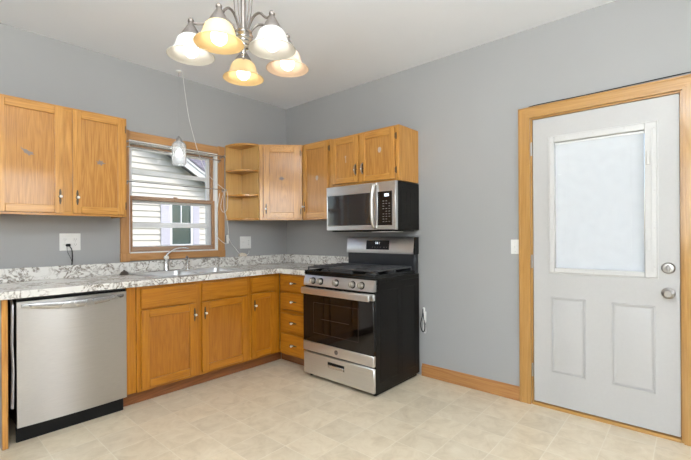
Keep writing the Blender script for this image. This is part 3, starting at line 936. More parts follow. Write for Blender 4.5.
# --- diagonal corner cabinet
c0, c1 = 1.392, 2.160
FD = Frame((-0.61, -CF, 0), (1, -1, 0), (-1, -1, 0))
DW = (0.61 - CF) * math.sqrt(2)
t = thing('corner_cabinet', 'tall diagonal oak corner wall cabinet with one door', 'cabinet', (-.3, -.3, c0))
m = MB()
poly = [(-.001, -.001), (-.609, -.001), (-.609, -CF), (-CF, -.609), (-.001, -.609)]
m.prism([(x, y) for x, y in poly], c0 + .012, c1, 'ab')
m.build('cabinet_body', OAKV, t)
m = MB(FD)
m.box(.0, .036, .0005, .018, c0, c1, .0015, 0); m.box(DW - .036, DW - .001, .0005, .018, c0, c1, .0015, 0)
m.box(.036, DW - .036, .0005, .018, c0, c0 + .032, .0015, 1); m.box(.036, DW - .036, .0005, .018, c1 - .032, c1, .0015, 1)
m.build('face_frame', [OAKV, OAKX], t)
panel_door(FD, .045, DW - .022, 1.410, 2.142, .018, t, [OAKV, OAKX], stile=.062, pullat=(.070, 1.505), hinge=DW - .020, mark=(DW / 2 + .01, 1.815, star, WORN))

# --- single door cabinet on the range wall
t = thing('wall_cabinet', 'narrow one-door oak wall cabinet left of the microwave', 'cabinet', (-.15, -.82, c0))
m = MB(FB)
m.box(.612, 1.016, 0, CF - .02, c0 + .001, c1, .001)
m.build('cabinet_body', OAKV, t)
m = MB(FB)
m.box(.616, .650, CF - .0195, CF, c0, c1, .0015, 0); m.box(.986, 1.016, CF - .0195, CF, c0, c1, .0015, 0)
m.box(.650, .986, CF - .0195, CF, c0, c0 + .03, .0015, 1); m.box(.650, .986, CF - .0195, CF, c1 - .03, c1, .0015, 1)
m.build('face_frame', [OAKV, OAKY], t)
panel_door(FB, .640, .996, 1.410, 2.142, CF, t, [OAKV, OAKY], pullat=(.668, 1.525), hinge=.998, mark=(.838, 1.80, blob, WORN2))

# --- cabinet over the microwave
c0, c1 = 1.690, 2.152
t = thing('wall_cabinet', 'short two-door oak wall cabinet directly above the microwave', 'cabinet', (-.15, -1.41, c0))
m = MB(FB)
m.box(1.018, 1.793, 0, CF - .02, c0, c1, .001)
m.build('cabinet_body', OAKV, t)
m = MB(FB)
m.box(1.018, 1.062, CF - .0195, CF, c0, c1, .0015, 0); m.box(1.757, 1.794, CF - .0195, CF, c0, c1, .0015, 0); m.box(1.360, 1.405, CF - .0195, CF, c0 + .02, c1 - .02, .0015, 0)
m.box(1.062, 1.757, CF - .0195, CF, c0, c0 + .02, .0015, 1); m.box(1.062, 1.757, CF - .0195, CF, c1 - .02, c1, .0015, 1)
m.build('face_frame', [OAKV, OAKY], t)
panel_door(FB, 1.048, 1.368, 1.712, 2.130, CF, t, [OAKV, OAKY], pullat=(1.345, 1.825), arched=True, mark=(1.215, 1.94, thin, WORN2))
panel_door(FB, 1.396, 1.762, 1.706, 2.130, CF, t, [OAKV, OAKY], pullat=(1.425, 1.825), hinge=1.764, arched=True, mark=(1.603, 1.965, blob, WORN2))

# ------------------------------------------------------------------ base cabinets
BF = 0.598
CT = 0.874
t = thing('base_cabinet', 'oak sink base cabinet with two doors, right of the dishwasher', 'cabinet', (-1.46, -.3, 0))
m = MB(FA)
m.box(-1.975, -1.958, .0, BF - .02, .105, CT, .001); m.box(-.957, -.953, .0, BF - .02, .105, CT, .001)
m.box(-1.958, -.957, .0, BF - .02, .105, .121, .001); m.box(-1.958, -.957, .002, .010, .121, CT, .0)
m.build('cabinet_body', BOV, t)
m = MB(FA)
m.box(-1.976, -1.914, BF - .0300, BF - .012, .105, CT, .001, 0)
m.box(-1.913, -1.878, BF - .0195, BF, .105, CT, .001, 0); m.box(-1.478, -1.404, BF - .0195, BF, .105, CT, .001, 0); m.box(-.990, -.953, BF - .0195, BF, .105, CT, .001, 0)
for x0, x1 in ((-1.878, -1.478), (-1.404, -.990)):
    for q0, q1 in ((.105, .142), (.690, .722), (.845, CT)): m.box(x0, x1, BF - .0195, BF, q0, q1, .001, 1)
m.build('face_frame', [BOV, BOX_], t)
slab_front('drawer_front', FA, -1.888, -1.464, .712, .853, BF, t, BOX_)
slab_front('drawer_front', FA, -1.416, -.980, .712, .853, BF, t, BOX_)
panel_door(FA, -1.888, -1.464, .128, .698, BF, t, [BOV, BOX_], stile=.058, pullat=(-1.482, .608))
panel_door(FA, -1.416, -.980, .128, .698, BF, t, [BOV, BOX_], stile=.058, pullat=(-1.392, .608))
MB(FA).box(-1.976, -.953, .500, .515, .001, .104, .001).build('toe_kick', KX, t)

t = thing('base_cabinet', 'narrow oak base cabinet with one drawer above one door, beside the sink cabinet', 'cabinet', (-.78, -.3, 0))
m = MB(FA)
m.box(-.9525, -.600, .0, BF - .02, .105, CT, .001)
m.build('cabinet_body', BOV, t)
m = MB(FA)
m.box(-.952, -.925, BF - .0195, BF, .105, CT, .001, 0); m.box(-.690, -.600, BF - .0195, BF, .105, CT, .001, 0)
for q0, q1 in ((.105, .142), (.690, .722), (.845, CT)): m.box(-.925, -.690, BF - .0195, BF, q0, q1, .001, 1)
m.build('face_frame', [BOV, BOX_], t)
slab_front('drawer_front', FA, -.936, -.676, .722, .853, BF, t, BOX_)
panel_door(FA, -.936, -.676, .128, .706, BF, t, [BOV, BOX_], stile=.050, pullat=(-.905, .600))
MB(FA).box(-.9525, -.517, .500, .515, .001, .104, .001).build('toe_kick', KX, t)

t = thing('base_cabinet', 'narrow oak base cabinet with a stack of four drawers, left of the range', 'cabinet', (-.3, -.82, 0))
m = MB(FB)
m.box(.640, 1.022, .0, BF - .02, .105, CT, .001)
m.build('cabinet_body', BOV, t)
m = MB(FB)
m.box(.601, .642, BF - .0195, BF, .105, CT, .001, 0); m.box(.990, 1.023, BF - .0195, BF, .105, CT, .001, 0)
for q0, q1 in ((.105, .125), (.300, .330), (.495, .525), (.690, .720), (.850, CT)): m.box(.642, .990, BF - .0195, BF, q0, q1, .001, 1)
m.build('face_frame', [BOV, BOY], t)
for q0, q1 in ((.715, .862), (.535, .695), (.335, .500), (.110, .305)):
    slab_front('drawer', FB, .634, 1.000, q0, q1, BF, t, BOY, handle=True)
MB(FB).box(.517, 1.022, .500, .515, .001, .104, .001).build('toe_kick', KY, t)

m = MB(FA)
m.box(-2.655, -2.627, .0, .612, .001, CT, .0015, 0)
o = m.build('end_panel', OAKV)
tag(o, 'thin oak end panel standing left of the dishwasher under the worktop', 'panel')
MB(FA).box(-2.6575, -2.6555, .0, .600, .001, CT, .0003).build('panel_skin', GREYP, o)

# ------------------------------------------------------------------ worktop
ZT, ZB = .919, .875
hx0, hx1, hy0, hy1 = -1.740, -.955, .090, .530             # sink cut-out
m = MB(FA)
m.prism([(-2.672, 0.001), (-.001, 0.001), (-.001, 1.026), (-.6345, 1.026), (-.6345, .6345), (-2.672, .6345)], ZB, ZT, 'ab')
# cut the sink opening: replace by four slabs and the leg
m.bm.free(); m = MB(FA)
m.box(-2.672, hx0, .001, .6345, ZB, ZT, 0); m.box(hx1, -.001, .001, .6345, ZB, ZT, 0)
m.box(hx0, hx1, .001, hy0, ZB, ZT, 0); m.box(hx0, hx1, hy1, .6345, ZB, ZT, 0)
m.box(-.6345, -.001, .6345, 1.026, ZB, ZT, 0)
bmesh.ops.remove_doubles(m.bm, verts=m.bm.verts[:], dist=1e-5)
wt = tag(m.build('worktop', WORKTOP), 'L-shaped white and grey marbled laminate worktop with backsplash strip', 'worktop')
m = MB(FA)
m.box(-2.672, -.021, .0, .020, ZT, 1.016, .003, 0)
m.build('backsplash', WORKTOP, wt)
m = MB(FB)
m.box(.0, 1.026, .0, .020, ZT, 1.016, .003, 0)
m.build('backsplash', WORKTOP, wt)

# ------------------------------------------------------------------ sink
sk = thing('sink', 'double-bowl stainless steel sink set into the worktop below the window', 'sink', (-1.35, -.3, ZT))
rx0, rx1, ry0, ry1 = -1.765, -.930, .040, .552
m = MB(FA)
RZ = ZT + .0005
bowls = [(-1.715, -1.365), (-1.330, -.980)]
by0, by1 = .110, .515
for a0, a1, b0, b1 in ((rx0, bowls[0][0], ry0, ry1), (bowls[0][1], bowls[1][0], by0, by1), (bowls[1][1], rx1, ry0, ry1), (bowls[0][0], bowls[1][1], ry0, by0), (bowls[0][0], bowls[1][1], by1, ry1)):
    m.box(a0, a1, b0, b1, RZ, RZ + .006, 0)
m.build('rim', SINKST, sk)
for a0, a1 in bowls:
    m = MB(FA)
    rings = []
    for ins, h in ((0, .0055), (.004, -.010), (.012, -.150), (.035, -.170)):
        rings.append([m.bm.verts.new(FA(p, q, RZ + h)) for p, q in rounded_rect(a0 + ins, a1 - ins, by0 + ins, by1 - ins, .045)])
    for A, B in zip(rings, rings[1:]):
        n = len(A)
        for k in range(n): m.bm.faces.new((A[k], A[(k + 1) % n], B[(k + 1) % n], B[k]))
    m.bm.faces.new(rings[-1])
    cxm, cym = (a0 + a1) / 2, (by0 + by1) / 2
    m.lathe([(.045, 0), (.040, .002), (.03, -.004), (0, -.004)], (cxm, cym, RZ - .169), (0, 0, 1), 20)
    # corner fillers of the rim
    m.build('bowl', SINKST, sk)
# faucet
fx, fy, fz = -1.455, .062, RZ + .0065
t = thing('faucet', 'chrome single-lever kitchen faucet standing behind the sink bowls', 'faucet', (fx, -fy, fz))
m = MB(FA)
m.lathe([(0, 0), (.027, 0), (.027, .006), (.0225, .014), (.0215, .095), (.0225, .102), (.018, .112), (0, .114)], (fx, fy, fz), (0, 0, 1), 24)
m.box(fx - .12, fx + .12, fy - .024, fy + .024, fz, fz + .006, .003)
m.build('faucet_body', CHROME, t)
m = MB(FA)
m.tube([(fx + .014, fy, fz + .150), (fx + .06, fy + .012, fz + .185), (fx + .12, fy + .03, fz + .202), (fx + .185, fy + .05, fz + .196)], .0065, 12, smooth=5)
m.tube([(fx, fy, fz + .12), (fx + .004, fy, fz + .140), (fx + .016, fy, fz + .153)], .010, 10, smooth=4)
m.build('spout', CHROME, t)
m = MB(FA)
m.sphere((fx - .003, fy + .010, fz + .118), .023, 0, 18, (1, 1, .9))
m.build('lever', BEAD, t)
gx = -1.255
t = thing('side_sprayer', 'short chrome hooked side sprayer right of the faucet', 'sprayer', (gx, -fy, fz))
m = MB(FA)
m.lathe([(0, 0), (.020, 0), (.019, .008), (.012, .014), (.011, .020), (0, .020)], (gx, fy, fz), (0, 0, 1), 18)
m.build('sprayer_base', CHROME, t)
m = MB(FA)
m.tube([(gx, fy, fz + .018), (gx, fy, fz + .090), (gx - .006, fy + .010, fz + .108), (gx - .022, fy + .03, fz + .116), (gx - .036, fy + .045, fz + .100)], .0115, 12, smooth=4)
m.build('spray_head', CHROME, t)
m = MB(FA)
ssx, ssy = -1.812, .085
m.lathe([(0, 0), (.036, 0), (.038, .004), (.032, .008), (.026, .022), (.013, .030), (.007, .032), (.009, .040), (0, .043)], (ssx, ssy, ZT + .0005), (0, 0, 1), 20)
tag(m.build('sink_strainer', plain('tarnished_steel', (.20, .18, .16), .35, .9)), 'small dark domed sink strainer lying on the worktop left of the sink', 'strainer')

# ------------------------------------------------------------------ dishwasher
t = thing('dishwasher', 'stainless steel dishwasher with bowed bar handle under the worktop', 'dishwasher', (-2.28, -.3, 0))
x0, x1 = -2.585, -1.980
m = MB(FA)
m.box(x0 + .004, x1 - .004, .02, .560, .095, .862, .003)
m.build('dishwasher_body', BLKPLAST, t)
m = MB(FA)
n = 12
sec = []
for k in range(n + 1):
    f = k / n
    sec.append((x0 + (x1 - x0) * f, .598 + .012 * math.sin(PI * f)))
pts = [(x0, .562)] + sec + [(x1, .562)]
m.prism(pts, .098, .848, 'ab')
m.build('door', STDW, t)
m = MB(FA)
m.prism([(x0 + .002, .564), (x0 + .002, .590), (x1 - .002, .590), (x1 - .002, .564)], .8485, .862, 'ab')
m.build('gap_shade_strip', BLKPLAST, t)  # black strip in place of the shaded gap above the door
m = MB(FA)                                                    # handle: a bowed blade, deepest at its middle
rings = []
N_ = 28
for k in range(N_ + 1):
    f = k / N_
    xx = x0 + .020 + (x1 - x0 - .040) * f
    s_ = math.sin(PI * f)
    top = .834 - .003 * s_; h = .020 + .026 * s_ ** .8; bo = .604 + .036 * s_ ** .7; th = .012
    zc = top - h / 2
    ring = []
    for q in range(12):
        tq = q * 2 * PI / 12
        ring.append(m.bm.verts.new(FA(xx, bo + th * .5 * math.cos(tq) + .004 * math.cos(tq) * abs(math.sin(tq)), zc + h / 2 * math.copysign(abs(math.sin(tq)) ** .7, math.sin(tq)))))
    rings.append(ring)
for A_, B_ in zip(rings, rings[1:]):
    for q in range(12): m.bm.faces.new((A_[q], A_[(q + 1) % 12], B_[(q + 1) % 12], B_[q]))
m.bm.faces.new(rings[0]); m.bm.faces.new(rings[-1])
m.build('handle', STX, t)
m = MB(FA); m.box(x0, -1.992, .548, .566, .001, .094, .002)
m.build('kick_plate', BLKPLAST, t)
m = MB(FA)
m.tube([(-2.603, .5, .8739), (-2.603, .560, .85), (-2.603, .585, .80), (-2.606, .588, .6), (-2.601, .586, .45), (-2.606, .588, .22)], .008, 7, smooth=4, flat=.4)
tag(m.build('insulation_strip', FOIL), 'silver strip of insulation hanging in the gap left of the dishwasher', 'strip')

# ------------------------------------------------------------------ range
ra0, ra1 = 1.029, 1.812
rg = thing('range', 'stainless and black gas range standing between drawers and bare wall', 'range', (-.35, -1.416, 0))
m = MB(FB)
m.box(ra0, ra1, .030, .660, .030, .898, .004)
m.box(ra0 + .012, ra1 - .012, .06, .63, .010, .030, .0)
for aa in (ra0 + .04, ra1 - .04):
    for bb in (.08, .62): m.lathe([(0, .0005), (.016, .0005), (.014, .012), (0, .012)], (aa, bb, 0), (0, 0, 1), 12)
m.build('range_body', BLACKSIDE, rg)
m = MB(FB)                                                    # pressed outline on the side sheet
for q in ((.10, .30), (.36, .60)):
    for bb in q: m.box(ra1 - .0005, ra1 + .0015, bb, bb + .006, .10, .80, .0005)
    m.box(ra1 - .0005, ra1 + .0015, q[0], q[1], .80, .806, .0005); m.box(ra1 - .0005, ra1 + .0015, q[0], q[1], .10, .106, .0005)
m.box(ra1 - .0005, ra1 + .0015, .04, .655, .862, .866, .0005)
m.build('side_sheet', BLACKSIDE, rg)
m = MB(FB)                                                    # drawer
m.box(ra0 + .002, ra1 - .002, .660, .684, .034, .222, .005)
dr = m.build('drawer', STY, rg)
m = MB(FB)
m.box(1.325, 1.510, .6841, .6850, .135, .182, .0004)
m.build('handle_recess', BLKPLAST, dr)
m = MB(FB); m.box(1.330, 1.505, .6842, .692, .138, .162, .003)
m.build('handle_lip', CHROME, dr)
m = MB(FB)                                                    # oven door
m.box(ra0 + .002, ra1 - .004, .660, .688, .234, .318, .004, 0)
m.box(ra0 + .002, ra1 - .004, .660, .686, .318, .735, .003, 1)
m.box(ra0 + .002, ra1 - .004, .660, .688, .735, .785, .004, 0)
od = m.build('oven_door', [STY, BLKGLASS], rg)
m = MB(FB)
for z0, z1, a0, a1 in ((.40, .402, 1.16, 1.66), (.66, .662, 1.16, 1.66)): m.box(a0, a1, .6861, .6865, z0, z1, 0)
m.box(1.16, 1.162, .6861, .6865, .40, .66, 0); m.box(1.658, 1.66, .6861, .6865, .40, .66, 0)
m.box(1.25, 1.56, .6861, .6866, .525, .528, 0)
m.build('inner_window_line', plain('faint_rack_line', (.06, .04, .03), .3), od)
m = MB(FB)
m.lathe([(0, 0), (.019, 0), (.019, .0015), (.017, .002), (0, .002)], (1.425, .688, .277), (0, 1, 0), 24, 0)
for k in range(4):
    aa = k * PI / 2 + .4
    m.tube([(1.425 + .012 * math.cos(aa), .6905, .277 + .012 * math.sin(aa)), (1.425 + .004 * math.cos(aa + .9), .6905, .277 + .004 * math.sin(aa + .9)), (1.425 + .008 * math.cos(aa + 1.9), .6905, .277 + .008 * math.sin(aa + 1.9))], .0009, 5, 1, smooth=3)
m.build('badge', [plain('badge_grey', (.16, .16, .17), .35, .6), CHROME], od)
m = MB(FB)                                                    # handle bar
m.box(ra0 + .024, ra1 - .010, .716, .738, .735, .790, .009, 0, 3)
for aa in (ra0 + .03, ra1 - .06): m.box(aa - .012, aa + .012, .688, .718, .752, .780, .003)
m.build('handle', STY, od)
for k in range(6):
    MB(FB).box(ra0 + .09 + k * .10, ra0 + .155 + k * .10, .6601, .690, .787, .793, .001).build('vent_slot', BLKPLAST, od)
m = MB(FB)                                                    # control panel (sloping front)
m.prism([(.640, .803), (.690, .803), (.686, .850), (.668, .889), (.640, .892)], ra0 + .014, ra1, 'bc', 0)
cp = m.build('control_panel', STY, rg)
tilt = Vector((0, 1, .13)).normalized()
for aa in (1.158, 1.249, 1.427, 1.604, 1.695):
    m = MB(FB)
    c = (aa, .685, .846)
    m.lathe([(0, 0), (.030, 0), (.029, .004), (.024, .006)], c, tilt, 22, 0)
    m.lathe([(.0235, .004), (.022, .030), (.018, .034), (0, .034)], c, tilt, 22, 1)
    m.box(aa - .004, aa + .004, .706, .728, .828, .872, .0025, 1)
    m.build('knob', [BLKPLAST, KNOBM], cp)
m = MB(FB)                                                    # cooktop
m.box(ra0, ra1, .090, .672, .898, .912, .005)
m.box(ra0, ra0 + .014, .095, .668, .912, .930, .004); m.box(ra1 - .014, ra1, .095, .668, .912, .930, .004)
m.box(ra0 + .014, ra1 - .014, .655, .668, .912, .930, .004)
m.build('cooktop', BLACK, rg)
for aa, bb, r in ((1.165, .24, .038), (1.165, .52, .046), (1.417, .38, .040), (1.668, .24, .034), (1.668, .52, .052)):
    m = MB(FB)
    m.lathe([(0, 0), (r + .012, 0), (r + .010, .006), (r, .010), (r, .016), (r * .9, .020), (0, .021)], (aa, bb, .912), (0, 0, 1), 22)
    m.build('burner', IRON, rg)
def grate(a0, a1):
    m = MB(FB)
    b0, b1 = .115, .645
    z0, z1 = .950, .962
    for bb in (b0, b1 - .012): m.box(a0, a1, bb, bb + .012, z0, z1, .003)
    for aa in (a0, a1 - .012): m.box(aa, aa + .012, b0, b1, z0, z1, .003)
    for k in range(1, 7):
        bb = b0 + k * (b1 - b0) / 7
        m.box(a0, a1, bb - .0055, bb + .0055, z0 + .002, z1 + .008, .003)
    am = (a0 + a1) / 2
    m.box(am - .006, am + .006, b0, b1, z0, z1, .003)
    for aa in (a0 + .006, a1 - .006):
        for bb in (b0 + .006, (b0 + b1) / 2, b1 - .006): m.box(aa - .006, aa + .006, bb - .006, bb + .006, .9125, z0 + .001, .002)
    return m
grate(ra0 + .018, ra0 + .262).build('grate', IRON, rg)
grate(ra1 - .262, ra1 - .018).build('grate', IRON, rg)
m = MB(FB)
g0, g1 = ra0 + .266, ra1 - .266
m.box(g0, g1, .130, .640, .948, .962, .006)
m.box(g0 + .012, g1 - .012, .145, .600, .9621, .964, .001)
for bb in (.14, .62): m.box(g0 + .01, g1 - .01, bb - .005, bb + .005, .9125, .949, .002)
m.build('griddle', GRIDDLE, rg)
m = MB(FB)                                                    # backguard
m.box(ra0 + .010, ra1 - .010, .028, .088, .898, 1.075, .004, 2)
m.prism([(.026, 1.066), (.098, 1.066), (.100, 1.085), (.086, 1.211), (.078, 1.220), (.026, 1.220)], ra0 + .002, ra1 - .016, 'bc', 0)
m.prism([(.026, 1.066), (.096, 1.066), (.098, 1.085), (.084, 1.209), (.076, 1.216), (.026, 1.216)], ra1 - .0158, ra1 - .004, 'bc', 1)
bgd = m.build('backguard', [STY, BLACK, plain('highlight_tinted_enamel', (.028, .030, .034), .30, .3, .6)], rg)  # bluish grey base colour stands in for highlights on the black enamel
def bgb(c): return .100 - (c - 1.085) / .12 * .014
m = MB(FB)
m.prism([(bgb(1.100) + .0005, 1.100), (bgb(1.186) + .0005, 1.186), (bgb(1.186) + .0025, 1.186), (bgb(1.100) + .0025, 1.100)], 1.276, 1.540, 'bc')
dsp = m.build('display', plain('display_glass', (.02, .022, .026), .12), bgd)
def seg_digit(m, fr, a, c, w, h, segs, bfun, t_=.0022):
    S7 = {'a': (0, h - t_, w, h), 'g': (0, h / 2 - t_ / 2, w, h / 2 + t_ / 2), 'd': (0, 0, w, t_), 'f': (0, h / 2, t_, h), 'b': (w - t_, h / 2, w, h), 'e': (0, 0, t_, h / 2), 'c': (w - t_, 0, w, h / 2)}
    for s in segs:
        p0, q0, p1, q1 = S7[s]
        b = bfun(c + q0)
        m.box(a + p0, a + p1, b, b + .0006, c + q0, c + q1, 0)
m = MB(FB)
bb_ = lambda c: bgb(c) + .0026
for i, sg in enumerate(('acdefg', 'abcdefg', 'bc')):
    seg_digit(m, FB, 1.386 + i * .017, 1.152, .011, .018, sg, bb_, .0028)
m.build('clock_digits', DIGIT, dsp)
m = MB(FB)
for i in range(4): m.box(1.286 + i * .022, 1.297 + i * .022, bgb(1.125) + .0026, bgb(1.125) + .003, 1.117, 1.121, 0)
for i in range(4): m.box(1.347 + i * .030, 1.357 + i * .030, bgb(1.125) + .0026, bgb(1.125) + .003, 1.116, 1.124, 0)
for i in range(3):
    m.box(1.478 + i * .017, 1.488 + i * .020, bgb(1.165) + .0026, bgb(1.165) + .003, 1.154, 1.160, 0)
    m.box(1.286 + i * .022, 1.297 + i * .022, bgb(1.165) + .0026, bgb(1.165) + .003, 1.156, 1.160, 0)
for i in range(2): m.box(1.480 + i * .028, 1.490 + i * .028, bgb(1.125) + .0026, bgb(1.125) + .003, 1.116, 1.124, 0)
m.build('button_legend', DIMPRINT, dsp)

# ------------------------------------------------------------------ microwave
mw = thing('microwave', 'stainless over-the-range microwave hanging under the short cabinet', 'microwave', (-.2, -1.416, 1.27))
mz0, mz1 = 1.276, 1.682
ma0, ma1 = 1.018, 1.800
m = MB(FB)
m.box(ma0, ma1, .004, .333, mz0, mz1, .003)
m.build('microwave_body', BLACKSIDE, mw)
m = MB(FB)
for (b0, b1) in ((.07, .14), (.20, .29)):
    m.box(ma1, ma1 + .001, b0, b0 + .004, 1.34, 1.60, 0); m.box(ma1, ma1 + .001, b1, b1 + .004, 1.34, 1.60, 0)
for bb in (.10, .16, .26): m.box(ma1, ma1 + .001, bb, bb + .012, 1.63, 1.636, 0); m.box(ma1, ma1 + .001, bb, bb + .012, 1.31, 1.316, 0)
m.build('side_embossing', BLACK, mw)
m = MB(FB)
wz0_, wz1_, wa0, wa1 = 1.322, 1.598, 1.034, 1.560
F0, F1 = .334, .372
dE = 1.618
m.box(ma0, wa0, F0, F1, mz0 + .003, mz1, .004); m.box(wa1, dE, F0, F1, mz0 + .003, mz1, .004)
m.box(wa0 - .003, wa1 + .003, F0, F1, mz0 + .003, wz0_, .004); m.box(wa0 - .003, wa1 + .003, F0, F1, wz1_, mz1, .004)
md = m.build('door', STY, mw)
m = MB(FB); m.box(wa0 - .002, wa1 + .04, F0 + .002, F1 - .003, wz0_ - .002, wz1_ + .002, .001)
m.build('door_window', MWGLASS, md)
m = MB(FB)
m.tube([(1.592, F1 - .001, 1.302), (1.590, F1 + .020, 1.310), (1.588, F1 + .034, 1.350), (1.586, F1 + .040, 1.420), (1.586, F1 + .042, 1.480), (1.586, F1 + .040, 1.540), (1.588, F1 + .034, 1.620), (1.590, F1 + .020, 1.660), (1.592, F1 - .001, 1.668)], .0155, 12, smooth=4)
m.build('handle', STHANDLE, md)
MB(FB).box(1.29, 1.40, F1, F1 + .0008, 1.640, 1.655, 0).build('badge', plain('faint_badge', (.72, .70, .68), .4, .6), md)
m = MB(FB)
m.box(dE + .001, ma1, F0, F1, mz0 + .003, mz1, .004)
cpn = m.build('control_side', STY, mw)
m = MB(FB); m.box(dE + .0015, 1.766, F1 - .001, F1 + .0015, 1.316, 1.600, .0006)
kp = m.build('keypad', BLACK, cpn)
m = MB(FB); m.box(1.690, 1.735, F1 + .0015, F1 + .002, 1.556, 1.580, 0)
m.build('clock_display', DIGIT, kp)
m = MB(FB)
for r in range(9):
    for q in range(3):
        if (r * 3 + q) % 7 == 5: continue
        m.box(1.672 + q * .030, 1.688 + q * .030, F1 + .0015, F1 + .002, 1.345 + r * .0215, 1.349 + r * .0215, 0)
m.build('button_legend', DIMPRINT, kp)
m = MB(FB)
m.box(ma0 + .03, ma1 - .02, .05, .325, mz0 - .010, mz0 - .0005, .003, 0)
m.box(1.52, 1.76, .20, .33, mz0 - .016, mz0 - .0102, .002, 1)
m.box(1.08, 1.40, .12, .30, mz0 - .014, mz0 - .0102, .002, 2)
m.build('underside_vent', [BLACKSIDE, WHITEP, NICKEL], mw)

# ------------------------------------------------------------------ outlets, switch, cords
def plate(fr, a0, a1, c0, c1, kinds, label, name='outlet', cat='outlet'):
    t = thing(name, label, cat, fr((a0 + a1) / 2, 0, c0))
    m = MB(fr); m.box(a0, a1, 0, .006, c0, c1, .003, 0, 2)
    m.build('cover_plate', WHITEP, t)
    n = len(kinds); cm = (c0 + c1) / 2
    for i, k in enumerate(kinds):
        am = a0 + (a1 - a0) * (i + .5) / n
        if k == 'o':
            for cc in (cm + .020, cm - .020):
                m = MB(fr)
                m.lathe([(0, 0), (.0165, 0), (.016, .002), (0, .002)], (am, .006, cc), (0, 1, 0), 18, 0)
                m.box(am - .007, am - .005, .0081, .0085, cc - .002, cc + .006, 0, 1); m.box(am + .005, am + .007, .0081, .0085, cc - .002, cc + .006, 0, 1)
                m.lathe([(0, 0), (.002, 0), (0, .0004)], (am, .0081, cc - .008), (0, 1, 0), 8, 1)
                m.build('socket', [WHITEP, SLOT], t)
        else:
            m = MB(fr)
            m.box(am - .006, am + .006, .006, .008, cm - .013, cm + .013, .0005)
            m.prism([(.007, cm - .008), (.018, cm + .006), (.018, cm + .010), (.007, cm + .006)], am - .0045, am + .0045, 'bc')
            m.build('toggle', WHITEP, t)
        for cc in ((cm,) if k == 'o' else (cm + .035, cm - .035)):
            m = MB(fr)
            m.lathe([(.003, 0), (.002, .001), (0, .001)], (am, .006, cc), (0, 1, 0), 8)
            m.build('screw', PRINT, t)
    return t


plate(FA, -2.238, -2.100, 1.130, 1.262, 'oo', 'white double-width outlet plate with four sockets above the dishwasher')
plate(FA, -.646, -.508, 1.098, 1.228, 'so', 'white double-width plate with switch and outlet below the open corner shelf')
plate(FB, 2.588, 2.650, 1.088, 1.196, 's', 'white single light switch on the wall left of the door', 'light_switch', 'switch')
t = thing('power_cord', 'black plug in the left outlet with its cord hanging behind the worktop', 'cord', (-2.18, -.02, 1.02))
m = MB(FA); m.box(-2.201, -2.172, .0092, .032, 1.162, 1.182, .004)
m.build('plug', BLKPLAST, t)
m = MB(FA)
m.tube([(-2.180, .026, 1.165), (-2.166, .030, 1.140), (-2.160, .024, 1.100), (-2.160, .023, 1.060), (-2.164, .024, 1.018)], .0035, 7, smooth=5)
m.tube([(-2.195, .022, 1.162), (-2.190, .022, 1.120), (-2.170, .020, 1.070), (-2.163, .023, 1.050)], .0016, 6, smooth=4)
m.build('cable', BLKPLAST, t)

t = thing('range_power_cord', 'white plug with looped black cord on the wall right of the range', 'cord', (-.01, -1.84, .4))
m = MB(FB); m.box(1.846, 1.868, .002, .030, .47, .57, .006)
m.box(1.838, 1.856, .002, .020, .56, .60, .004)
m.build('plug', WHITEP, t)
m = MB(FB)
m.tube([(1.845, .024, .590), (1.850, .040, .540), (1.835, .045, .470), (1.840, .045, .415), (1.858, .04, .395), (1.870, .034, .430), (1.860, .034, .500), (1.850, .03, .560)], .0042, 7, smooth=5)
m.build('cable', BLKPLAST, t)
m = MB(FB)
m.tube([(1.858, .028, .475), (1.852, .03, .420), (1.862, .03, .385), (1.876, .028, .395), (1.868, .024, .450)], .0028, 7, smooth=5)
m.build('cable', WHITEP, t)

# wire along the top of the door casing
m = MB(FB)
m.tube([(2.720, .010, 2.1600), (2.80, .006, 2.166), (3.1, .006, 2.1645), (3.45, .006, 2.170), (3.66, .006, 2.172)], .0032, 6, smooth=4)
tag(m.build('cable', BLKPLAST), 'thin dark cable running along the top of the door casing', 'cable')

# ------------------------------------------------------------------ curtain rods
def rod(x0, x1, z, b, r, label, finial):
    t = thing('curtain_rod', label, 'curtain rod', FA((x0 + x1) / 2, b, z))
    m = MB(FA); m.tube([(x0, b, z), (x1, b, z)], r, 10)
    m.build('rod', CHROME, t)
    for x in (x0 + .012, x1 - .012):
        m = MB(FA)
        m.box(x - .006, x + .006, .0215, b + r + .002, z - r - .004, z - r, .001)
        m.box(x - .009, x + .009, .0212, .0242, z - .022, z + .014, .001)
        m.build('bracket', NICKEL, t)
    if finial:
        for x in (x0 - .006, x1 + .008):
            m = MB(FA); m.sphere((x, b, z), finial, 0, 14)
            m.build('finial', NICKEL, t)
    return t


rod(-1.790, -.870, 2.036, .062, .0055, 'upper chrome curtain rod with ball ends across the window top', .013)
rod(-1.790, -.895, 1.992, .048, .0045, 'lower of the two chrome curtain rods close together at the window top', 0)
rod(-1.780, -.850, 1.700, .058, .0040, 'thin cafe curtain rod across the middle of the window', .008)

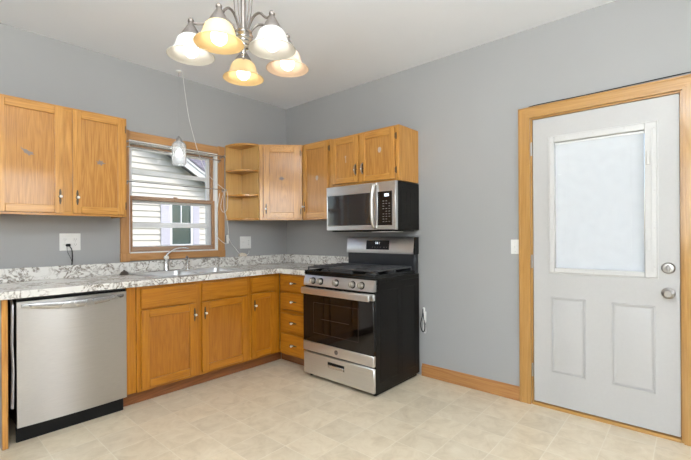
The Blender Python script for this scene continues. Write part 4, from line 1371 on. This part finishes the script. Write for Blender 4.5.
# ------------------------------------------------------------------ pendant over the sink
px, py = -1.365, .132
t = thing('pendant_light', 'small clear glass pendant light hanging in front of the window', 'pendant light', FA(px, py, HC))
m = MB(FA); m.lathe([(0, 0), (.022, 0), (.021, -.008), (.010, -.014), (0, -.018)], (px, py, HC - .0005), (0, 0, 1), 24)
m.build('canopy', WHITEP, t)
m = MB(FA); m.tube([(px, py, HC - .018), (px, py, 2.135)], .0016, 6)
m.build('cord', plain('clear_cord', (.35, .35, .35), .3), t)
m = MB(FA); m.lathe([(0, 2.140), (.006, 2.140), (.010, 2.128), (.026, 2.116), (.029, 2.085), (.020, 2.080), (.018, 2.045), (0, 2.045)], (px, py, 0), (0, 0, 1), 24)
m.build('socket_cap', NICKEL, t)
prof = []
for k in range(25):
    f = k / 24
    z = 2.092 - f * .215
    r = .030 + .031 * min(1, f * 6) ** .6 - (.012 * max(0, (f - .85) / .15) ** 2)
    r += .0022 * (1 if k % 2 else 0) if f > .12 else 0
    prof.append((r, z))
prof2 = [(r - .004, z) for r, z in reversed(prof)]
m = MB(FA); m.lathe(prof + prof2, (px, py, 0), (0, 0, 1), 28, closed=True)
GL = bpy.data.materials.new('ribbed_glass'); GL.use_nodes = True
b_ = GL.node_tree.nodes['Principled BSDF']
b_.inputs['Base Color'].default_value = (.95, .97, .98, 1); b_.inputs['Roughness'].default_value = .12
b_.inputs['Transmission Weight'].default_value = .75; b_.inputs['IOR'].default_value = 1.3
m.build('glass_shade', GL, t)
m = MB(FA); m.sphere((px, py, 1.985), .024, 0, 16, (1, 1, 1.5))
m.build('bulb', BULBP, t)

# white lamp cord running from the pendant's canopy to the rod and down to the outlet
m = MB(FA)
m.tube([(-1.330, .134, HC - .004), (-1.300, .120, 2.55), (-1.255, .100, 2.34), (-1.195, .088, 2.147), (-1.150, .084, 2.02), (-1.074, .082, 1.857), (-.98, .080, 1.77), (-.890, .078, 1.712), (-.862, .077, 1.695)], .0025, 7, smooth=6)
m.tube([(-.862, .077, 1.695), (-.878, .074, 1.62), (-.865, .055, 1.50), (-.835, .05, 1.42), (-.812, .045, 1.30), (-.815, .04, 1.22)], .0025, 7, smooth=5)
m.tube([(-.875, .077, 1.69), (-.90, .072, 1.60), (-.905, .06, 1.52), (-.875, .058, 1.475), (-.835, .056, 1.50), (-.826, .056, 1.58), (-.832, .070, 1.66), (-.850, .080, 1.690)], .0022, 7, smooth=5)
m.tube([(-.925, .074, 1.66), (-.945, .06, 1.50), (-.965, .055, 1.34), (-.955, .05, 1.25), (-.900, .045, 1.19), (-.84, .04, 1.155), (-.815, .036, 1.165)], .0026, 7, smooth=5)
m.tube([(-.812, .036, 1.24), (-.78, .034, 1.17), (-.72, .034, 1.10), (-.68, .034, 1.055), (-.66, .032, 1.038)], .0026, 7, smooth=5)
wc = tag(m.build('lamp_cord', WHITEP), 'white lamp cord swooping from the ceiling over the rod and down beside the window', 'cord')
MB(FA).box(-.826, -.804, .026, .044, 1.155, 1.245, .004, 0).build('inline_switch', WHITEP, wc)
t = thing('adapter_plug', 'cream adapter plug lying on the backsplash beside the right outlet', 'plug', (-.62, -.012, 1.017))
m = MB(FA)
m.prism([(-.665, .0165 + 1.000), (-.585, 1.0165), (-.575, 1.028), (-.600, 1.048), (-.640, 1.056), (-.668, 1.040)], .002, .032, 'ac')
m.build('plug_body', CREAM, t)
m = MB(FA)
m.tube([(-.585, .016, 1.022), (-.565, .016, 1.030), (-.545, .016, 1.050), (-.540, .012, 1.075)], .0022, 6, smooth=4)
m.build('cable', WHITEP, t)

# ------------------------------------------------------------------ chandelier
CX, CY = -2.1446, -2.286
ch = thing('chandelier', 'five-arm brushed nickel chandelier with lit bell-shaped glass shades', 'chandelier', (CX, CY, HC))
m = MB(); m.lathe([(0, 0), (.062, 0), (.060, -.012), (.045, -.022), (.015, -.030), (0, -.030)], (CX, CY, HC - .0005), (0, 0, 1), 28)
m.build('canopy', LAMPMET, ch)
m = MB(); m.lathe([(0, 2.030), (.0095, 2.030), (.0095, HC - .028), (0, HC - .028)], (CX, CY, 0), (0, 0, 1), 16)
m.build('stem', LAMPMET, ch)
m = MB()
pr = [(0, 2.052), (.014, 2.050)]
zz = 2.046
for k in range(5):
    r = (.034, .038, .037, .032, .025)[k]
    pr += [(r - .006, zz), (r, zz - .005), (r - .006, zz - .011)]
    zz -= .0145
pr += [(.010, zz), (.008, zz - .006), (.013, zz - .012), (.012, zz - .020), (.005, zz - .026), (.008, zz - .032), (.004, zz - .038), (0, zz - .039)]
m.lathe(pr, (CX, CY, 0), (0, 0, 1), 24)
m.build('hub', CHROME, ch)
spots = [(143.4, .195, SHW), (-159.3, .147, SHA), (-82.7, .157, SHW), (-21.3, .182, SHP), (55.8, .188, SHA)]
for i, (ang, rr, mat) in enumerate(spots):
    a = math.radians(ang); d = Vector((math.cos(a), math.sin(a), 0))
    P = Vector((CX, CY, 0)) + d * rr
    def at(r, z): return tuple(Vector((CX, CY, 0)) + d * r + Vector((0, 0, z)))
    m = MB()
    m.tube([at(.020, 2.030), at(.036, 2.060), at(.062, 2.086), at(.092, 2.088), at(.118, 2.066), at(rr - .022, 2.056), at(rr, 2.061)], .0048, 8, smooth=5)
    arm = m.build('arm', LAMPMET, ch)
    m = MB()                                                  # tall whip curving up beside the stem
    m.tube([at(.016, 2.045), at(.030, 2.11), at(.036, 2.18), at(.042, 2.27), at(.036, 2.36), at(.012, 2.43)], .0022, 6, smooth=5)
    m.build('wire', LAMPMET, ch)
    m = MB()
    m.sphere((P.x, P.y, 2.064), .0115, 0, 14)
    m.lathe([(0, 2.060), (.008, 2.058), (.014, 2.046), (.026, 2.026), (.037, 2.007), (.038, 2.001), (.036, 2.0), (0, 2.010)], (P.x, P.y, 0), (0, 0, 1), 24)
    m.build('fitter_cap', LAMPMET, ch)
    prof = [(.028, 2.006), (.040, 2.002), (.049, 1.993), (.0545, 1.980), (.058, 1.966), (.0625, 1.954), (.070, 1.944), (.079, 1.937), (.0865, 1.933), (.088, 1.930)]
    full = prof + [(r - .003, z - .001) for r, z in reversed(prof)]
    m = MB(); m.lathe(full, (P.x, P.y, 0), (0, 0, 1), 36, closed=True)
    sh = m.build('glass_shade', mat, ch)
    if mat is SHW: sh['label'] = 'white alabaster glass shade'
    elif mat is SHA: sh['label'] = 'warm amber glass shade'
    else: sh['label'] = 'peach tinted glass shade'
    m = MB()
    m.lathe([(0, 1.925), (.014, 1.928), (.025, 1.938), (.029, 1.952), (.027, 1.966), (.018, 1.980), (.013, 1.990), (.013, 2.000), (0, 2.000)], (P.x, P.y, 0), (0, 0, 1), 16)
    m.build('bulb', BULB, ch)
